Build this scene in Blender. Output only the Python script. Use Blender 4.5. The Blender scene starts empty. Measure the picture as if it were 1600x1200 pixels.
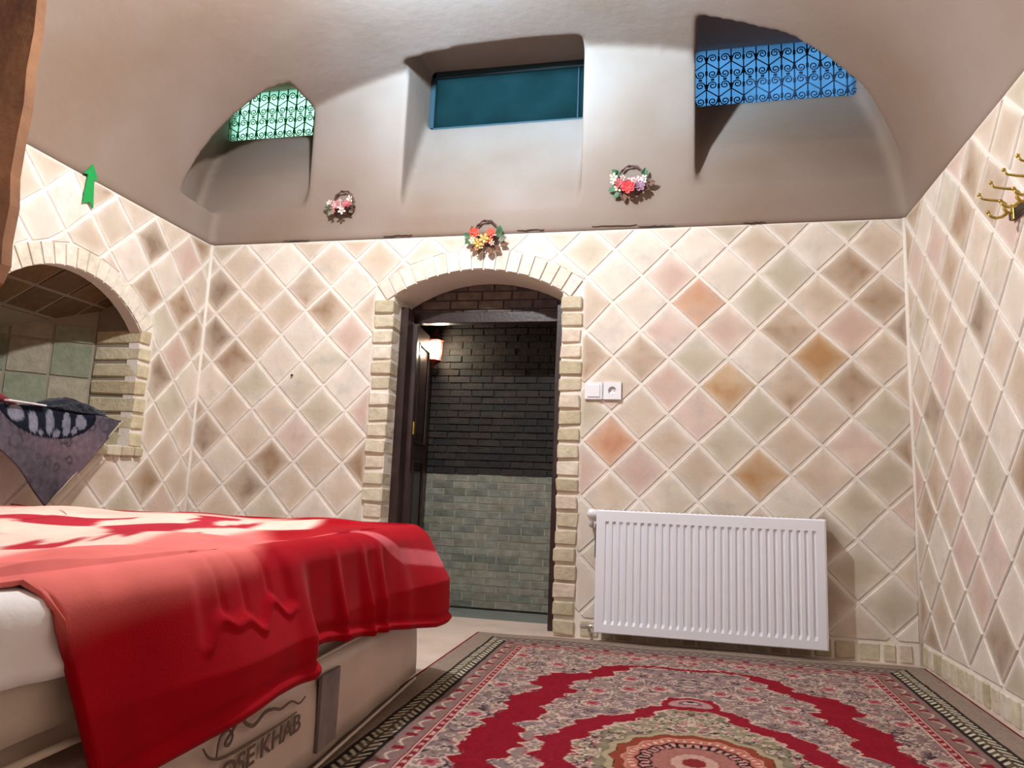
import bpy, bmesh, math, random
import numpy as np
from mathutils import Vector, Matrix
random.seed(7); rng = np.random.default_rng(11)
C = bpy.context.scene.collection
R_ = math.radians

# ------------------------------------------------------------------ camera
EYE = 0.636
cd = bpy.data.cameras.new('camera'); cam = bpy.data.objects.new('camera', cd); C.objects.link(cam)
cd.sensor_width = 36; cd.lens = 36 * 1152.585 / 1600; cd.clip_start = 0.02
Rv, Uv, Fv = Vector((.97566, .21568, .03949)), Vector((-.00615, -.15312, .98819)), Vector((-.21918, .96438, .14807))
M = Matrix((Rv, Uv, -Fv)).transposed().to_4x4(); M.translation = Vector((0, 0, EYE)); cam.matrix_world = M
bpy.context.scene.camera = cam
# ------------------------------------------------------------------ world, lights, exposure
W = bpy.data.worlds.new('world'); bpy.context.scene.world = W; W.use_nodes = True
W.node_tree.nodes['Background'].inputs[0].default_value = (.55, .8, 1, 1)
W.node_tree.nodes['Background'].inputs[1].default_value = 5
vs = bpy.context.scene.view_settings
vs.view_transform = 'Standard'; vs.look = 'None'; vs.gamma = 1; vs.use_curve_mapping = False; vs.exposure = 0.08
LAMP = (-.98, 1.93, 2.58)
def point(name, loc, power, col, r):
    l = bpy.data.lights.new(name, 'POINT'); l.energy = power; l.color = col; l.shadow_soft_size = r
    o = bpy.data.objects.new(name, l); o.location = loc; C.objects.link(o); return o
point('bulb_light', LAMP, 158, (.93, .965, 1), .035)
up = bpy.data.lights.new('blue_ceiling_fill', 'SPOT'); up.energy = 640; up.color = (.36, .68, 1); up.spot_size = R_(118); up.spot_blend = 1; up.shadow_soft_size = .06  # blue spot added to tint the ceiling like flare haze
upo = bpy.data.objects.new('blue_ceiling_fill', up); upo.location = (-.98, 1.93, 2.66); upo.rotation_euler = (R_(121), 0, R_(-8)); C.objects.link(upo)
point('corridor_lantern_light', (-1.36, 4.03, 1.45), 6, (1, .86, .62), .025)
point('rear_fill_light', (-1.9, -.7, 1.9), 22, (.95, .97, 1), .3)  # unseen fill light added behind the camera

# ------------------------------------------------------------------ materials
def srgb(*c):
    return tuple(((v/255)/12.92 if v/255 <= .04045 else ((v/255+.055)/1.055)**2.4) for v in c)
MATS = {}
def mat(name, col=(.5, .5, .5), rough=.7, metal=0, vcol=False, noise=0, nscale=8, bump=0, bscale=60, sheen=0, emit=None, estr=0, col2=None, spec=.5, bdetail=4):
    if name in MATS: return MATS[name]
    m = bpy.data.materials.new(name); m.use_nodes = True; nt = m.node_tree; N = nt.nodes; L = nt.links
    b = N['Principled BSDF']; b.inputs['Roughness'].default_value = rough; b.inputs['Metallic'].default_value = metal
    b.inputs['Specular IOR Level'].default_value = spec
    if sheen: b.inputs['Sheen Weight'].default_value = sheen; b.inputs['Sheen Roughness'].default_value = .4
    tc = N.new('ShaderNodeTexCoord'); geo = N.new('ShaderNodeNewGeometry')
    if vcol:
        a = N.new('ShaderNodeAttribute'); a.attribute_name = 'Col'; src = a.outputs['Color']
    else:
        a = N.new('ShaderNodeRGB'); a.outputs[0].default_value = (*col, 1); src = a.outputs[0]
    if noise:
        n = N.new('ShaderNodeTexNoise'); n.inputs['Scale'].default_value = nscale; n.inputs['Detail'].default_value = 5
        L.new(geo.outputs['Position'], n.inputs['Vector'])
        mp = N.new('ShaderNodeMapRange'); mp.inputs[1].default_value = .3; mp.inputs[2].default_value = .7
        if col2:
            mp.inputs[3].default_value = 0; mp.inputs[4].default_value = noise
            mx = N.new('ShaderNodeMix'); mx.data_type = 'RGBA'
            L.new(n.outputs[0], mp.inputs[0]); L.new(mp.outputs[0], mx.inputs[0]); L.new(src, mx.inputs[6]); mx.inputs[7].default_value = (*col2, 1)
        else:
            mp.inputs[3].default_value = 1-noise; mp.inputs[4].default_value = 1+noise
            mx = N.new('ShaderNodeMix'); mx.data_type = 'RGBA'; mx.blend_type = 'MULTIPLY'; mx.inputs[0].default_value = 1
            L.new(n.outputs[0], mp.inputs[0]); L.new(src, mx.inputs[6]); L.new(mp.outputs[0], mx.inputs[7])
        src = mx.outputs[2]
    L.new(src, b.inputs['Base Color'])
    if bump:
        n2 = N.new('ShaderNodeTexNoise'); n2.inputs['Scale'].default_value = bscale; n2.inputs['Detail'].default_value = bdetail
        L.new(geo.outputs['Position'], n2.inputs['Vector'])
        bp = N.new('ShaderNodeBump'); bp.inputs['Strength'].default_value = bump; bp.inputs['Distance'].default_value = .01
        L.new(n2.outputs[0], bp.inputs['Height']); L.new(bp.outputs[0], b.inputs['Normal'])
    if emit: b.inputs['Emission Color'].default_value = (*emit, 1); b.inputs['Emission Strength'].default_value = estr
    MATS[name] = m; return m
def tint_glass(name, col, frost, haze):
    m = bpy.data.materials.new(name); m.use_nodes = True; nt = m.node_tree; N = nt.nodes; L = nt.links
    for n in list(N): N.remove(n)
    o = N.new('ShaderNodeOutputMaterial'); t = N.new('ShaderNodeBsdfTransparent'); t.inputs[0].default_value = (*col, 1)
    d = N.new('ShaderNodeBsdfTranslucent'); d.inputs[0].default_value = (*haze, 1); mx = N.new('ShaderNodeMixShader')
    n = N.new('ShaderNodeTexNoise'); n.inputs['Scale'].default_value = 6; mr = N.new('ShaderNodeMapRange'); mr.inputs[3].default_value = frost*.5; mr.inputs[4].default_value = min(1, frost*1.4)
    g = N.new('ShaderNodeNewGeometry'); L.new(g.outputs['Position'], n.inputs['Vector']); L.new(n.outputs[0], mr.inputs[0]); L.new(mr.outputs[0], mx.inputs[0])
    L.new(t.outputs[0], mx.inputs[1]); L.new(d.outputs[0], mx.inputs[2]); L.new(mx.outputs[0], o.inputs[0]); return m

GROUT = srgb(234, 225, 214)
m_grout = mat('lime_grout', GROUT, .9, noise=.07, nscale=5, bump=.3, bscale=70)
m_tile = mat('clay_tile', vcol=True, rough=.75, noise=.16, nscale=13, bump=.22, bscale=45)
def add_spot(m):
    nt = m.node_tree; N = nt.nodes; L = nt.links; b = N['Principled BSDF']; src = b.inputs['Base Color'].links[0].from_socket
    a = N.new('ShaderNodeAttribute'); a.attribute_name = 'Spot'; g = N.new('ShaderNodeNewGeometry'); n = N.new('ShaderNodeTexNoise'); n.inputs['Scale'].default_value = 6.5; n.inputs['Detail'].default_value = 3
    L.new(g.outputs['Position'], n.inputs['Vector']); mr = N.new('ShaderNodeMapRange'); mr.inputs[1].default_value = .36; mr.inputs[2].default_value = .62; mr.inputs[3].default_value = .12; mr.inputs[4].default_value = 1
    L.new(n.outputs[0], mr.inputs[0]); mu = N.new('ShaderNodeMath'); mu.operation = 'MULTIPLY'; L.new(mr.outputs[0], mu.inputs[0]); L.new(a.outputs['Alpha'], mu.inputs[1])
    mx = N.new('ShaderNodeMix'); mx.data_type = 'RGBA'; L.new(mu.outputs[0], mx.inputs[0]); L.new(src, mx.inputs[6]); L.new(a.outputs['Color'], mx.inputs[7]); L.new(mx.outputs[2], b.inputs['Base Color'])
add_spot(m_tile)
m_brick = mat('pale_brick', vcol=True, rough=.85, noise=.14, nscale=25, bump=.45, bscale=60)
m_darkbrick = mat('corridor_brick', vcol=True, rough=.8, noise=.3, nscale=20, bump=.4, bscale=60)
m_plaster = mat('mud_plaster', srgb(146, 130, 119), .85, noise=.85, nscale=1.4, col2=srgb(126, 103, 84), bump=.18, bscale=22, bdetail=6)
m_clay = mat('brown_clay', srgb(88, 56, 42), .9, noise=.8, nscale=5, col2=srgb(140, 98, 62), bump=.5, bscale=25)
m_floor = mat('stone_floor', srgb(205, 185, 170), .6, noise=.1, nscale=6)
m_cfloor = mat('corridor_floor_stone', srgb(120, 125, 118), .5, noise=.1, nscale=6)
m_white = mat('white_enamel', srgb(240, 242, 250), .35)
m_plastic = mat('white_plastic', srgb(238, 236, 240), .3)
m_chrome = mat('chrome', (.75, .74, .72), .2, metal=1)
m_black = mat('dark_gap', (.03, .03, .03), .8)
m_iron = mat('blackened_iron', srgb(28, 50, 74), .6)
m_green_iron = mat('green_painted_iron', srgb(30, 150, 92), .5)
m_dwood = mat('dark_stained_wood', srgb(52, 36, 33), .35, noise=.3, nscale=14, bump=.1, bscale=80)
m_rust = mat('rust_red_metal', srgb(110, 45, 35), .4, metal=.4)
m_brass = mat('aged_brass', srgb(190, 165, 85), .35, metal=.85, noise=.2, nscale=60)
m_green = mat('green_plastic', srgb(22, 150, 70), .5)

# ------------------------------------------------------------------ helpers
def link(o, parent=None):
    C.objects.link(o)
    if parent is not None: o.parent = parent
    return o
def mesh(name, verts, faces, m, parent=None, smooth=False, cols=None, loc=(0, 0, 0), face_m=None):
    spots = None
    if isinstance(cols, tuple) and len(cols) == 2 and len(cols[0]) == len(verts): cols, spots = cols
    me = bpy.data.meshes.new(name); me.from_pydata([tuple(v) for v in verts], [], [tuple(f) for f in faces]); me.update()
    bm = bmesh.new(); bm.from_mesh(me); bmesh.ops.recalc_face_normals(bm, faces=bm.faces); bm.to_mesh(me); bm.free()
    for mm in (m if isinstance(m, (list, tuple)) else [m]): me.materials.append(mm)
    if cols is not None:
        a = me.color_attributes.new('Col', 'FLOAT_COLOR', 'POINT')
        arr = np.ones((len(verts), 4), dtype=np.float32); arr[:, :3] = np.array(cols, dtype=np.float32)[:, :3]; a.data.foreach_set('color', arr.ravel())
    if spots is not None:
        a = me.color_attributes.new('Spot', 'FLOAT_COLOR', 'POINT'); a.data.foreach_set('color', np.array(spots, dtype=np.float32).ravel())
    if smooth: me.polygons.foreach_set('use_smooth', [True]*len(me.polygons))
    o = bpy.data.objects.new(name, me); o.location = loc; return link(o, parent)
def bmobj(name, bm, m, parent=None, smooth=False, loc=(0, 0, 0)):
    bmesh.ops.recalc_face_normals(bm, faces=bm.faces)
    me = bpy.data.meshes.new(name); bm.to_mesh(me); bm.free()
    for mm in (m if isinstance(m, (list, tuple)) else [m]): me.materials.append(mm)
    if smooth: me.polygons.foreach_set('use_smooth', [True]*len(me.polygons))
    o = bpy.data.objects.new(name, me); o.location = loc; return link(o, parent)
def tag(o, label=None, cat=None, group=None, kind=None):
    for k, v in (('label', label), ('category', cat), ('group', group), ('kind', kind)):
        if v: o[k] = v
    return o
def empty(name, loc=(0, 0, 0), rz=0):
    o = bpy.data.objects.new(name, None); o.location = loc; o.rotation_euler = (0, 0, rz); o.empty_display_size = .05; return link(o)
def add_box(bm, lo, hi, bev=0, seg=1, jit=0):
    vs_ = [bm.verts.new((x, y, z)) for x in (lo[0], hi[0]) for y in (lo[1], hi[1]) for z in (lo[2], hi[2])]
    if jit:
        for v in vs_: v.co += Vector([random.uniform(-jit, jit) for _ in range(3)])
    f = [bm.faces.new([vs_[i] for i in q]) for q in ((0, 1, 3, 2), (4, 6, 7, 5), (0, 4, 5, 1), (2, 3, 7, 6), (0, 2, 6, 4), (1, 5, 7, 3))]
    if bev:
        es = list({e for q in f for e in q.edges}); bmesh.ops.bevel(bm, geom=es, offset=bev, segments=seg, affect='EDGES', clamp_overlap=True)
def box(name, lo, hi, m, parent=None, bev=0, seg=1, jit=0, smooth=False):
    c = Vector([(a+b)/2 for a, b in zip(lo, hi)]); bm = bmesh.new()
    add_box(bm, Vector(lo)-c, Vector(hi)-c, bev, seg, jit)
    return bmobj(name, bm, m, parent, smooth, loc=c)
def colour(o, col):
    me = o.data; a = me.color_attributes.new('Col', 'FLOAT_COLOR', 'POINT')
    a.data.foreach_set('color', np.tile(np.array([*col, 1], dtype=np.float32), len(me.vertices)))
def tube_geo(pts, r, n=8, closed=False, cap=True):
    pts = [Vector(p) for p in pts]; V = []; F = []; k = len(pts); rs = r if isinstance(r, (list, tuple)) else [r]*k
    prev = None
    for i, p in enumerate(pts):
        if closed: t = (pts[(i+1) % k]-pts[i-1])
        else: t = pts[min(i+1, k-1)]-pts[max(i-1, 0)]
        t.normalize()
        if prev is None:
            a = Vector((0, 0, 1)) if abs(t.z) < .9 else Vector((1, 0, 0)); u = t.cross(a).normalized()
        else: u = (prev - t*prev.dot(t)).normalized()
        prev = u; w = t.cross(u)
        for j in range(n):
            an = 2*math.pi*j/n; V.append(p + (u*math.cos(an)+w*math.sin(an))*rs[i])
    m_ = k if closed else k-1
    for i in range(m_):
        for j in range(n):
            a = i*n+j; b = i*n+(j+1) % n; c = ((i+1) % k)*n+(j+1) % n; d = ((i+1) % k)*n+j; F.append((a, b, c, d))
    if cap and not closed: F.append(tuple(range(n-1, -1, -1))); F.append(tuple((k-1)*n+j for j in range(n)))
    return V, F
def tube(name, pts, r, m, parent=None, n=8, closed=False, smooth=True):
    V, F = tube_geo(pts, r, n, closed); return mesh(name, V, F, m, parent, smooth)
def join_geo(parts):
    V = []; F = []
    for v, f in parts: k = len(V); V += list(v); F += [tuple(i+k for i in q) for q in f]
    return V, F
def prism_geo(poly, frame):
    """poly: list of 2d points, frame(a,b,d)->3d ; d 0..1"""
    n = len(poly); V = [frame(a, b, 0) for a, b in poly]+[frame(a, b, 1) for a, b in poly]
    return V, [tuple(range(n)), tuple(range(2*n-1, n-1, -1))]+[(i, (i+1) % n, n+(i+1) % n, n+i) for i in range(n)]
def lathe_geo(prof, n=20, c=(0, 0, 0), axis='z'):
    V = []; F = []; k = len(prof)
    for i, (r, h) in enumerate(prof):
        for j in range(n):
            a = 2*math.pi*j/n; x, y = r*math.cos(a), r*math.sin(a)
            V.append(Vector(c)+(Vector((x, y, h)) if axis == 'z' else Vector((x, h, y)) if axis == 'y' else Vector((h, x, y))))
    for i in range(k-1):
        for j in range(n): F.append((i*n+j, i*n+(j+1) % n, (i+1)*n+(j+1) % n, (i+1)*n+j))
    F.append(tuple(range(n))); F.append(tuple((k-1)*n+j for j in range(n))); return V, F
def clip(poly, a, b, c):            # keep a*x+b*y<=c
    out = []
    for i in range(len(poly)):
        p, q = poly[i], poly[(i+1) % len(poly)]; dp = a*p[0]+b*p[1]-c; dq = a*q[0]+b*q[1]-c
        if dp <= 0: out.append(p)
        if (dp < 0 < dq) or (dq < 0 < dp):
            t = dp/(dp-dq); out.append((p[0]+t*(q[0]-p[0]), p[1]+t*(q[1]-p[1])))
    return out
def area(p): return abs(sum(p[i][0]*p[(i+1) % len(p)][1]-p[(i+1) % len(p)][0]*p[i][1] for i in range(len(p))))/2 if len(p) > 2 else 0
def minus_convex(poly, hole):       # biggest piece of poly outside the convex hole (ccw)
    inter = poly
    for i in range(len(hole)):
        p, q = hole[i], hole[(i+1) % len(hole)]; nx, ny = q[1]-p[1], -(q[0]-p[0]); inter = clip(inter, nx, ny, nx*p[0]+ny*p[1])
        if len(inter) < 3: return poly
    if area(inter) < 1e-6: return poly
    best = []
    for i in range(len(hole)):
        p, q = hole[i], hole[(i+1) % len(hole)]; nx, ny = q[1]-p[1], -(q[0]-p[0]); o = clip(poly, -nx, -ny, -(nx*p[0]+ny*p[1]))
        if area(o) > area(best): best = o
    return best
def inset(poly, d):
    n = len(poly); A = sum(poly[i][0]*poly[(i+1) % n][1]-poly[(i+1) % n][0]*poly[i][1] for i in range(n)); s = 1 if A > 0 else -1
    P = poly
    for i in range(n):
        p, q = poly[i], poly[(i+1) % n]; ex, ey = q[0]-p[0], q[1]-p[1]; l = math.hypot(ex, ey)
        if l < 1e-6: continue
        nx, ny = s*ey/l, -s*ex/l; P = clip(P, nx, ny, nx*p[0]+ny*p[1]-d)
        if len(P) < 3: return []
    return P
def ring_of(poly, d):
    """scale-like inset keeping the vertex count"""
    cx = sum(p[0] for p in poly)/len(poly); cy = sum(p[1] for p in poly)/len(poly); out = []
    for x, y in poly:
        l = math.hypot(x-cx, y-cy); k = max(.05, 1-d*1.35/max(l, 1e-6)); out.append((cx+(x-cx)*k, cy+(y-cy)*k))
    return out, (cx, cy)
TONES = {'w': ((226, 214, 200), (216, 202, 186)), 'n': ((216, 201, 184), (196, 176, 154)), 'p': ((216, 196, 182), (202, 172, 158)), 'g': ((212, 202, 184), (190, 176, 154)), 'o': ((212, 176, 150), (196, 140, 106)),
         'c': ((204, 178, 144), (176, 132, 86)), 'b': ((202, 182, 160), (152, 122, 94)), 'd': ((194, 176, 156), (138, 116, 96))}
def mixc(a, b, t): return tuple(a[i]*(1-t)+b[i]*t for i in range(3))
def tile_geo(poly, frame, tone, proud=.004, smear=None):
    cl = srgb(*TONES[tone][0]); sp = srgb(*TONES[tone][1]); sm = random.uniform(.25, .8) if smear is None else smear
    if tone in 'oc': sm *= .5
    k = random.uniform(.94, 1.05); cl = tuple(c*k for c in cl)
    r0 = poly; r1, c = ring_of(poly, .004); r2, _ = ring_of(poly, .022); r3, _ = ring_of(poly, .05)
    ms_ = min(math.hypot(a-c[0], b-c[1]) for a, b in r3); blob = tuple(random.uniform(-.3, .3)*ms_ for _ in range(2))
    n = len(poly); V = []; F = []; K = []; S = []
    for ring, d, s in ((r0, 0, .9), (r1, 1, .75*sm+.1), (r2, 1.15, .4*sm), (r3, 1.2, .06)):
        for (x, y) in ring:
            V.append(frame(x, y, d*proud)); w = random.uniform(-.1, .1)
            K.append(mixc(cl, GROUT, max(0, min(1, s+w)))); S.append((*sp, {0: 0, 1: .12, 1.15: .6, 1.2: .95}[d]))
    V.append(frame(c[0]+blob[0], c[1]+blob[1], 1.2*proud)); K.append(tuple(v*random.uniform(.9, 1.02) for v in cl)); S.append((*sp, 1))
    for r in range(3):
        for i in range(n): F.append((r*n+i, r*n+(i+1) % n, (r+1)*n+(i+1) % n, (r+1)*n+i))
    for i in range(n): F.append((3*n+i, 3*n+(i+1) % n, 4*n))
    return V, F, (K, S)
def centred(V):
    c = sum((Vector(v) for v in V), Vector())/len(V); return [Vector(v)-c for v in V], c
def lattice(parent, frame, a0, a1, b0, b1, oa, ob, s, tones, holes=(), cuts=(), solo=lambda a, b: True, seed=3):
    """diamond tiles: corners lie at (oa + s*i/2, ob + s*j/2), i+j even"""
    rnd = random.Random(seed); J = {}
    def corner(i, j):
        if (i, j) not in J: J[(i, j)] = (oa+s*i/2+rnd.uniform(-.005, .005), ob+s*j/2+rnd.uniform(-.005, .005))
        return J[(i, j)]
    stuff = ([], [], [], [])
    for i in range(int((a0-oa)/(s/2))-2, int((a1-oa)/(s/2))+3):
        for j in range(int((b0-ob)/(s/2))-2, int((b1-ob)/(s/2))+3):
            if (i+j) % 2 == 0: continue
            P = [corner(i+1, j), corner(i, j+1), corner(i-1, j), corner(i, j-1)]; cx = oa+s*i/2; cy = ob+s*j/2
            P = inset(P, .0065)
            for h in holes: P = minus_convex(P, h) if len(P) > 2 else P
            for q in ((-1, 0, -a0), (1, 0, a1), (0, -1, -b0), (0, 1, b1))+tuple(cuts):
                if len(P) > 2: P = clip(P, *q)
            if len(P) < 3 or area(P) < .0007: continue
            tone = rnd.choice('nnnnwwpgbn')
            for t, L_ in tones.items():
                for (x, y) in L_:
                    if abs(x-cx)+abs(y-cy) < s/2: tone = t
            V, F, K = tile_geo(P, frame, tone)
            if solo(cx, cy):
                V, c = centred(V); mesh('tile', V, F, m_tile, parent, cols=K, loc=c)
            else:
                k = len(stuff[0]); stuff[0].extend(V); stuff[1].extend(tuple(q+k for q in f) for f in F); stuff[2].extend(K[0]); stuff[3].extend(K[1])
    if stuff[0]: tag(mesh('tiles_beyond', stuff[0], stuff[1], m_tile, parent, cols=(stuff[2], stuff[3])), kind='stuff')
BR = [(214, 202, 178), (206, 194, 168), (220, 208, 190), (198, 184, 158), (212, 196, 176), (190, 178, 148)]
def brick(parent, lo, hi, cols=BR, m=None, bev=.004, jit=.0022, name='brick'):
    o = box(name, lo, hi, m or m_brick, parent, bev=bev, jit=jit); colour(o, srgb(*random.choice(cols))); return o
def brick_poly(parent, V, F, cols=BR, m=None, name='brick'):
    V, c = centred(V); k = srgb(*random.choice(cols)); return mesh(name, V, F, m or m_brick, parent, cols=[k]*len(V), loc=c)

# ------------------------------------------------------------------ room dimensions
XL, XR, D, ZS, YB = -2.547, 1.003, 3.5, 1.945, -1.25
DX0, DX1 = -1.44, -.555                 # door reveal
def arc(cx, cz, R, a0, a1, n): return [(cx+R*math.sin(a0+(a1-a0)*i/n), cz+R*math.cos(a0+(a1-a0)*i/n)) for i in range(n+1)]
ADC = (-.9975, .935, .8265)             # door arch centre x, z, radius
th = math.asin(.4425/.8265)
door_arc = arc(*ADC, -th, th, 14)
# ---- back wall with the door opening
wb = [(XL-.25, 0), (XL-.25, ZS), (XR+.25, ZS), (XR+.25, 0), (DX1, 0)]+door_arc[::-1]+[(DX0, 0)]
V, F = prism_geo(wb, lambda a, b, d: Vector((a, D+.3*d, b)))
wall_back = tag(mesh('wall_back', V, F, m_grout), kind='structure')
fb = lambda a, b, d: Vector((a, D-.001-d, b))
BT = {'o': [(.107, 1.578), (-.32, .901)], 'c': [(.225, 1.204), (.651, 1.3), (.37, .759)], 'b': [(.926, 1.577), (.782, 1.184), (.485, 1.167), (.823, 1.699), (-2.318, 1.252), (-2.268, 1.322)],
      'd': [(-2.429, .852), (-2.435, 1.429), (.62, .49), (.655, .303), (-2.465, 1.7), (-2.155, .592), (.99, 1.473)], 'p': [(-.058, 1.425), (.091, 1.059), (.761, .912), (-1.682, 1.44), (-.169, .756), (.148, 1.438), (-1.598, 1.036), (0, 1.738)],
      'g': [(.715, .646), (.881, .238), (-1.812, 1.033), (.605, 1.72), (.176, .913), (.935, 1.071), (.35, 1.573), (-1.835, 1.303), (.148, .312), (.886, .777)], 'w': [(-.273, 1.649), (-1.722, 1.718), (-1.953, 1.813), (-.122, 1.806), (-.307, 1.812), (-.56, 1.82), (-.758, 1.877), (.265, 1.699)]}
th2 = math.asin(.545/.935)
door_block = [(DX0-.1, 0), (DX1+.1, 0)]+arc(ADC[0], ADC[1], .935, -th2, th2, 10)[::-1]
lattice(wall_back, fb, -1.0, XR-.012, .092, ZS-.004, .0931, .9027, .2663, BT, holes=[door_block], seed=5)
lattice(wall_back, fb, XL+.012, -1.0, .03, ZS-.004, -2.0702, 1.4244, .2663, BT, holes=[door_block], seed=6)
x = -.43
while x < XR-.03:                      # low course of small bricks under the diamonds
    w = random.uniform(.055, .1); x1 = min(x+w, XR-.015); brick(wall_back, (x, D-.006, .006), (x1-.014, D+.02, .078), jit=.0015); x = x1
for i in range(17):                    # door arch
    a0, a1 = -th2+2*th2*i/17+.005, -th2+2*th2*(i+1)/17-.005
    P = [(ADC[0]+r*math.sin(a), ADC[1]+r*math.cos(a)) for r, a in ((.829, a0), (.829, a1), (.931, a1), (.931, a0))]
    P = [(p[0]+random.uniform(-.002, .002), p[1]+random.uniform(-.003, .003)) for p in P]
    V, F = prism_geo(P, lambda a, b, d: Vector((a, D-.011+.06*d, b))); brick_poly(wall_back, V, F, cols=[(226, 216, 204), (218, 206, 190), (222, 212, 196)])
for k in range(20):                    # jambs
    z0 = .012+k*.0805
    jx = random.uniform(-.006, .006); jy = random.uniform(-.006, .004)
    brick(wall_back, (DX0-.098+jx, D-.014+jy, z0), (DX0+.003+random.uniform(-.003, .004), D+.098, z0+.066), bev=.006, jit=.004)
    brick(wall_back, (DX1-.003+random.uniform(-.004, .003), D-.014+jy, z0), (DX1+.1+jx, D+.098, z0+.066), bev=.006, jit=.004)
# tympanum over the door, mortar and bricks darker than the wall
tp = [(DX0-.01, 1.56), (DX1+.01, 1.56)]+[(a, b+.01) for a, b in door_arc[::-1]]
V, F = prism_geo(tp, lambda a, b, d: Vector((a, 3.765+.03*d, b)))
tymp = tag(mesh('wall_above_door', V, F, mat('dark_mortar', srgb(70, 62, 62), .9)), kind='structure')
for r in range(4):
    z0 = 1.575+r*.05; x = DX0+.01+(r % 2)*.05
    while x < DX1-.03:
        x1 = min(x+random.uniform(.12, .17), DX1-.01); P = [(x, z0), (x1-.01, z0), (x1-.01, z0+.042), (x, z0+.042)]
        for i in range(14):
            p, q = door_arc[i], door_arc[i+1]; nx, ny = -(q[1]-p[1]), q[0]-p[0]; P = clip(P, nx, ny, nx*p[0]+ny*p[1]-.002*.05) if len(P) > 2 else P
        if len(P) > 2 and area(P) > 8e-4:
            V, F = prism_geo(P, lambda a, b, d: Vector((a, 3.758+.02*d, b))); brick_poly(tymp, V, F, cols=[(96, 82, 78), (84, 76, 78), (104, 90, 80)], m=m_darkbrick)
        x = x1

# ---- right wall
V, F = prism_geo([(YB, 0), (D, 0), (D, ZS), (YB, ZS)], lambda a, b, d: Vector((XR+.25*d, a, b)))
wall_right = tag(mesh('wall_right', V, F, m_grout), kind='structure')
RT = {'b': [(3.037, 1.563), (2.846, 1.745), (3.208, .834), (3.269, .659), (2.962, .89), (2.791, .855), (3.021, .232)], 'd': [(3.159, 1.031), (2.651, 1.288), (2.809, .966), (2.824, .222)], 'w': [(3.144, .516), (2.832, .555), (2.921, 1.189), (2.477, 1.325), (2.571, .644)], 'p': [(2.978, .775), (3.05, 1.214)], 'g': [(2.975, .348), (2.593, .17)]}
fr = lambda a, b, d: Vector((XR-.001-d, a, b))
lattice(wall_right, fr, YB+.02, D-.012, .1, ZS-.004, -.054, -.0293, .263, RT, solo=lambda a, b: a > 1.7, seed=8)
y = D-.02
while y > .9:
    w = random.uniform(.06, .1); brick(wall_right, (XR-.007, y-w+.014, .006), (XR+.02, y, .084), jit=.0015); y -= w
tag(tube('trim_1', [(XR-.003, D-.003, .0), (XR-.001, D-.002, .6), (XR-.005, D-.004, 1.3), (XR-.004, D-.004, ZS)], .011, m_grout, n=8), kind='structure')
tag(tube('trim_2', [(XL+.003, D-.003, .0), (XL+.001, D-.002, .7), (XL+.005, D-.004, 1.4), (XL+.004, D-.004, ZS)], .011, m_grout, n=8), kind='structure')

# ---- left wall with arched niche
NC = (2.62, .993, .537); tn = math.asin(.41/.537)
niche_arc = arc(*NC, -tn, tn, 14)
wl = [(YB, 0), (YB, ZS), (D, ZS), (D, 0)]; 
# polygon with the niche as a keyhole along its sill
hole = [(2.21, .77), (3.03, .77)]+niche_arc[::-1]
def keyhole():
    return [(YB, 0), (YB, ZS), (D, ZS), (D, 0), (2.62, 0), (2.62, .77), (3.03, .77)]+niche_arc[::-1]+[(2.21, .77), (2.6199, .77), (2.6199, 0)]
P = keyhole(); V, F = prism_geo(P, lambda a, b, d: Vector((XL-.06*d, a, b)))
wall_left = tag(mesh('wall_left', V, F, m_grout), kind='structure')
LT = {'d': [(3.088, 1.832), (3.212, 1.217), (3.3, 1.132)], 'b': [(3.225, 1.589), (3.32, 1.476), (3.386, 1.562)], 'w': [(2.888, 1.682), (2.494, 1.777), (3.167, 1.64)], 'g': [(3.182, 1.459), (3.297, .998)]}
fl = lambda a, b, d: Vector((XL+.001+d, a, b))
tn2 = math.asin(.5/.637)
niche_block = [(2.115, .74), (3.115, .74), (3.115, 1.38)]+arc(NC[0], NC[1], .635, -tn2*.97, tn2*.97, 10)[::-1]+[(2.115, 1.38)]
lattice(wall_left, fl, YB+.02, D-.012, .03, ZS-.004, .0439, -.0167, .26, LT, holes=[niche_block], solo=lambda a, b: a > 1.7, seed=9)
for i in range(17):
    a0, a1 = -tn2*.97+1.94*tn2*i/17+.007, -tn2*.97+1.94*tn2*(i+1)/17-.007
    P = [(NC[0]+r*math.sin(a), NC[1]+r*math.cos(a)) for r, a in ((.54, a0), (.54, a1), (.629, a1), (.629, a0))]
    V, F = prism_geo(P, lambda a, b, d: Vector((XL+.008-.06*d, a, b))); brick_poly(wall_left, V, F, cols=[(228, 218, 200), (220, 208, 188), (224, 214, 198)])
for k in range(7):
    z0 = .79+k*.083; jy = random.uniform(-.004, .006)
    brick(wall_left, (-2.795, 3.028+jy*.5, z0), (XL+.012, 3.105+jy, z0+.068), bev=.007, jit=.004, cols=[(206, 192, 160), (212, 200, 172), (198, 182, 148), (208, 196, 166)])
    brick(wall_left, (-2.795, 2.135-jy, z0), (XL+.012, 2.212+jy, z0+.068), bev=.007, jit=.004)
y = 2.14
while y < 3.12:
    w = random.uniform(.07, .12); brick(wall_left, (-2.7, y, .742), (XL+.03, min(3.12, y+w)-.012, .79), bev=.006, jit=.003); y += w
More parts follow.
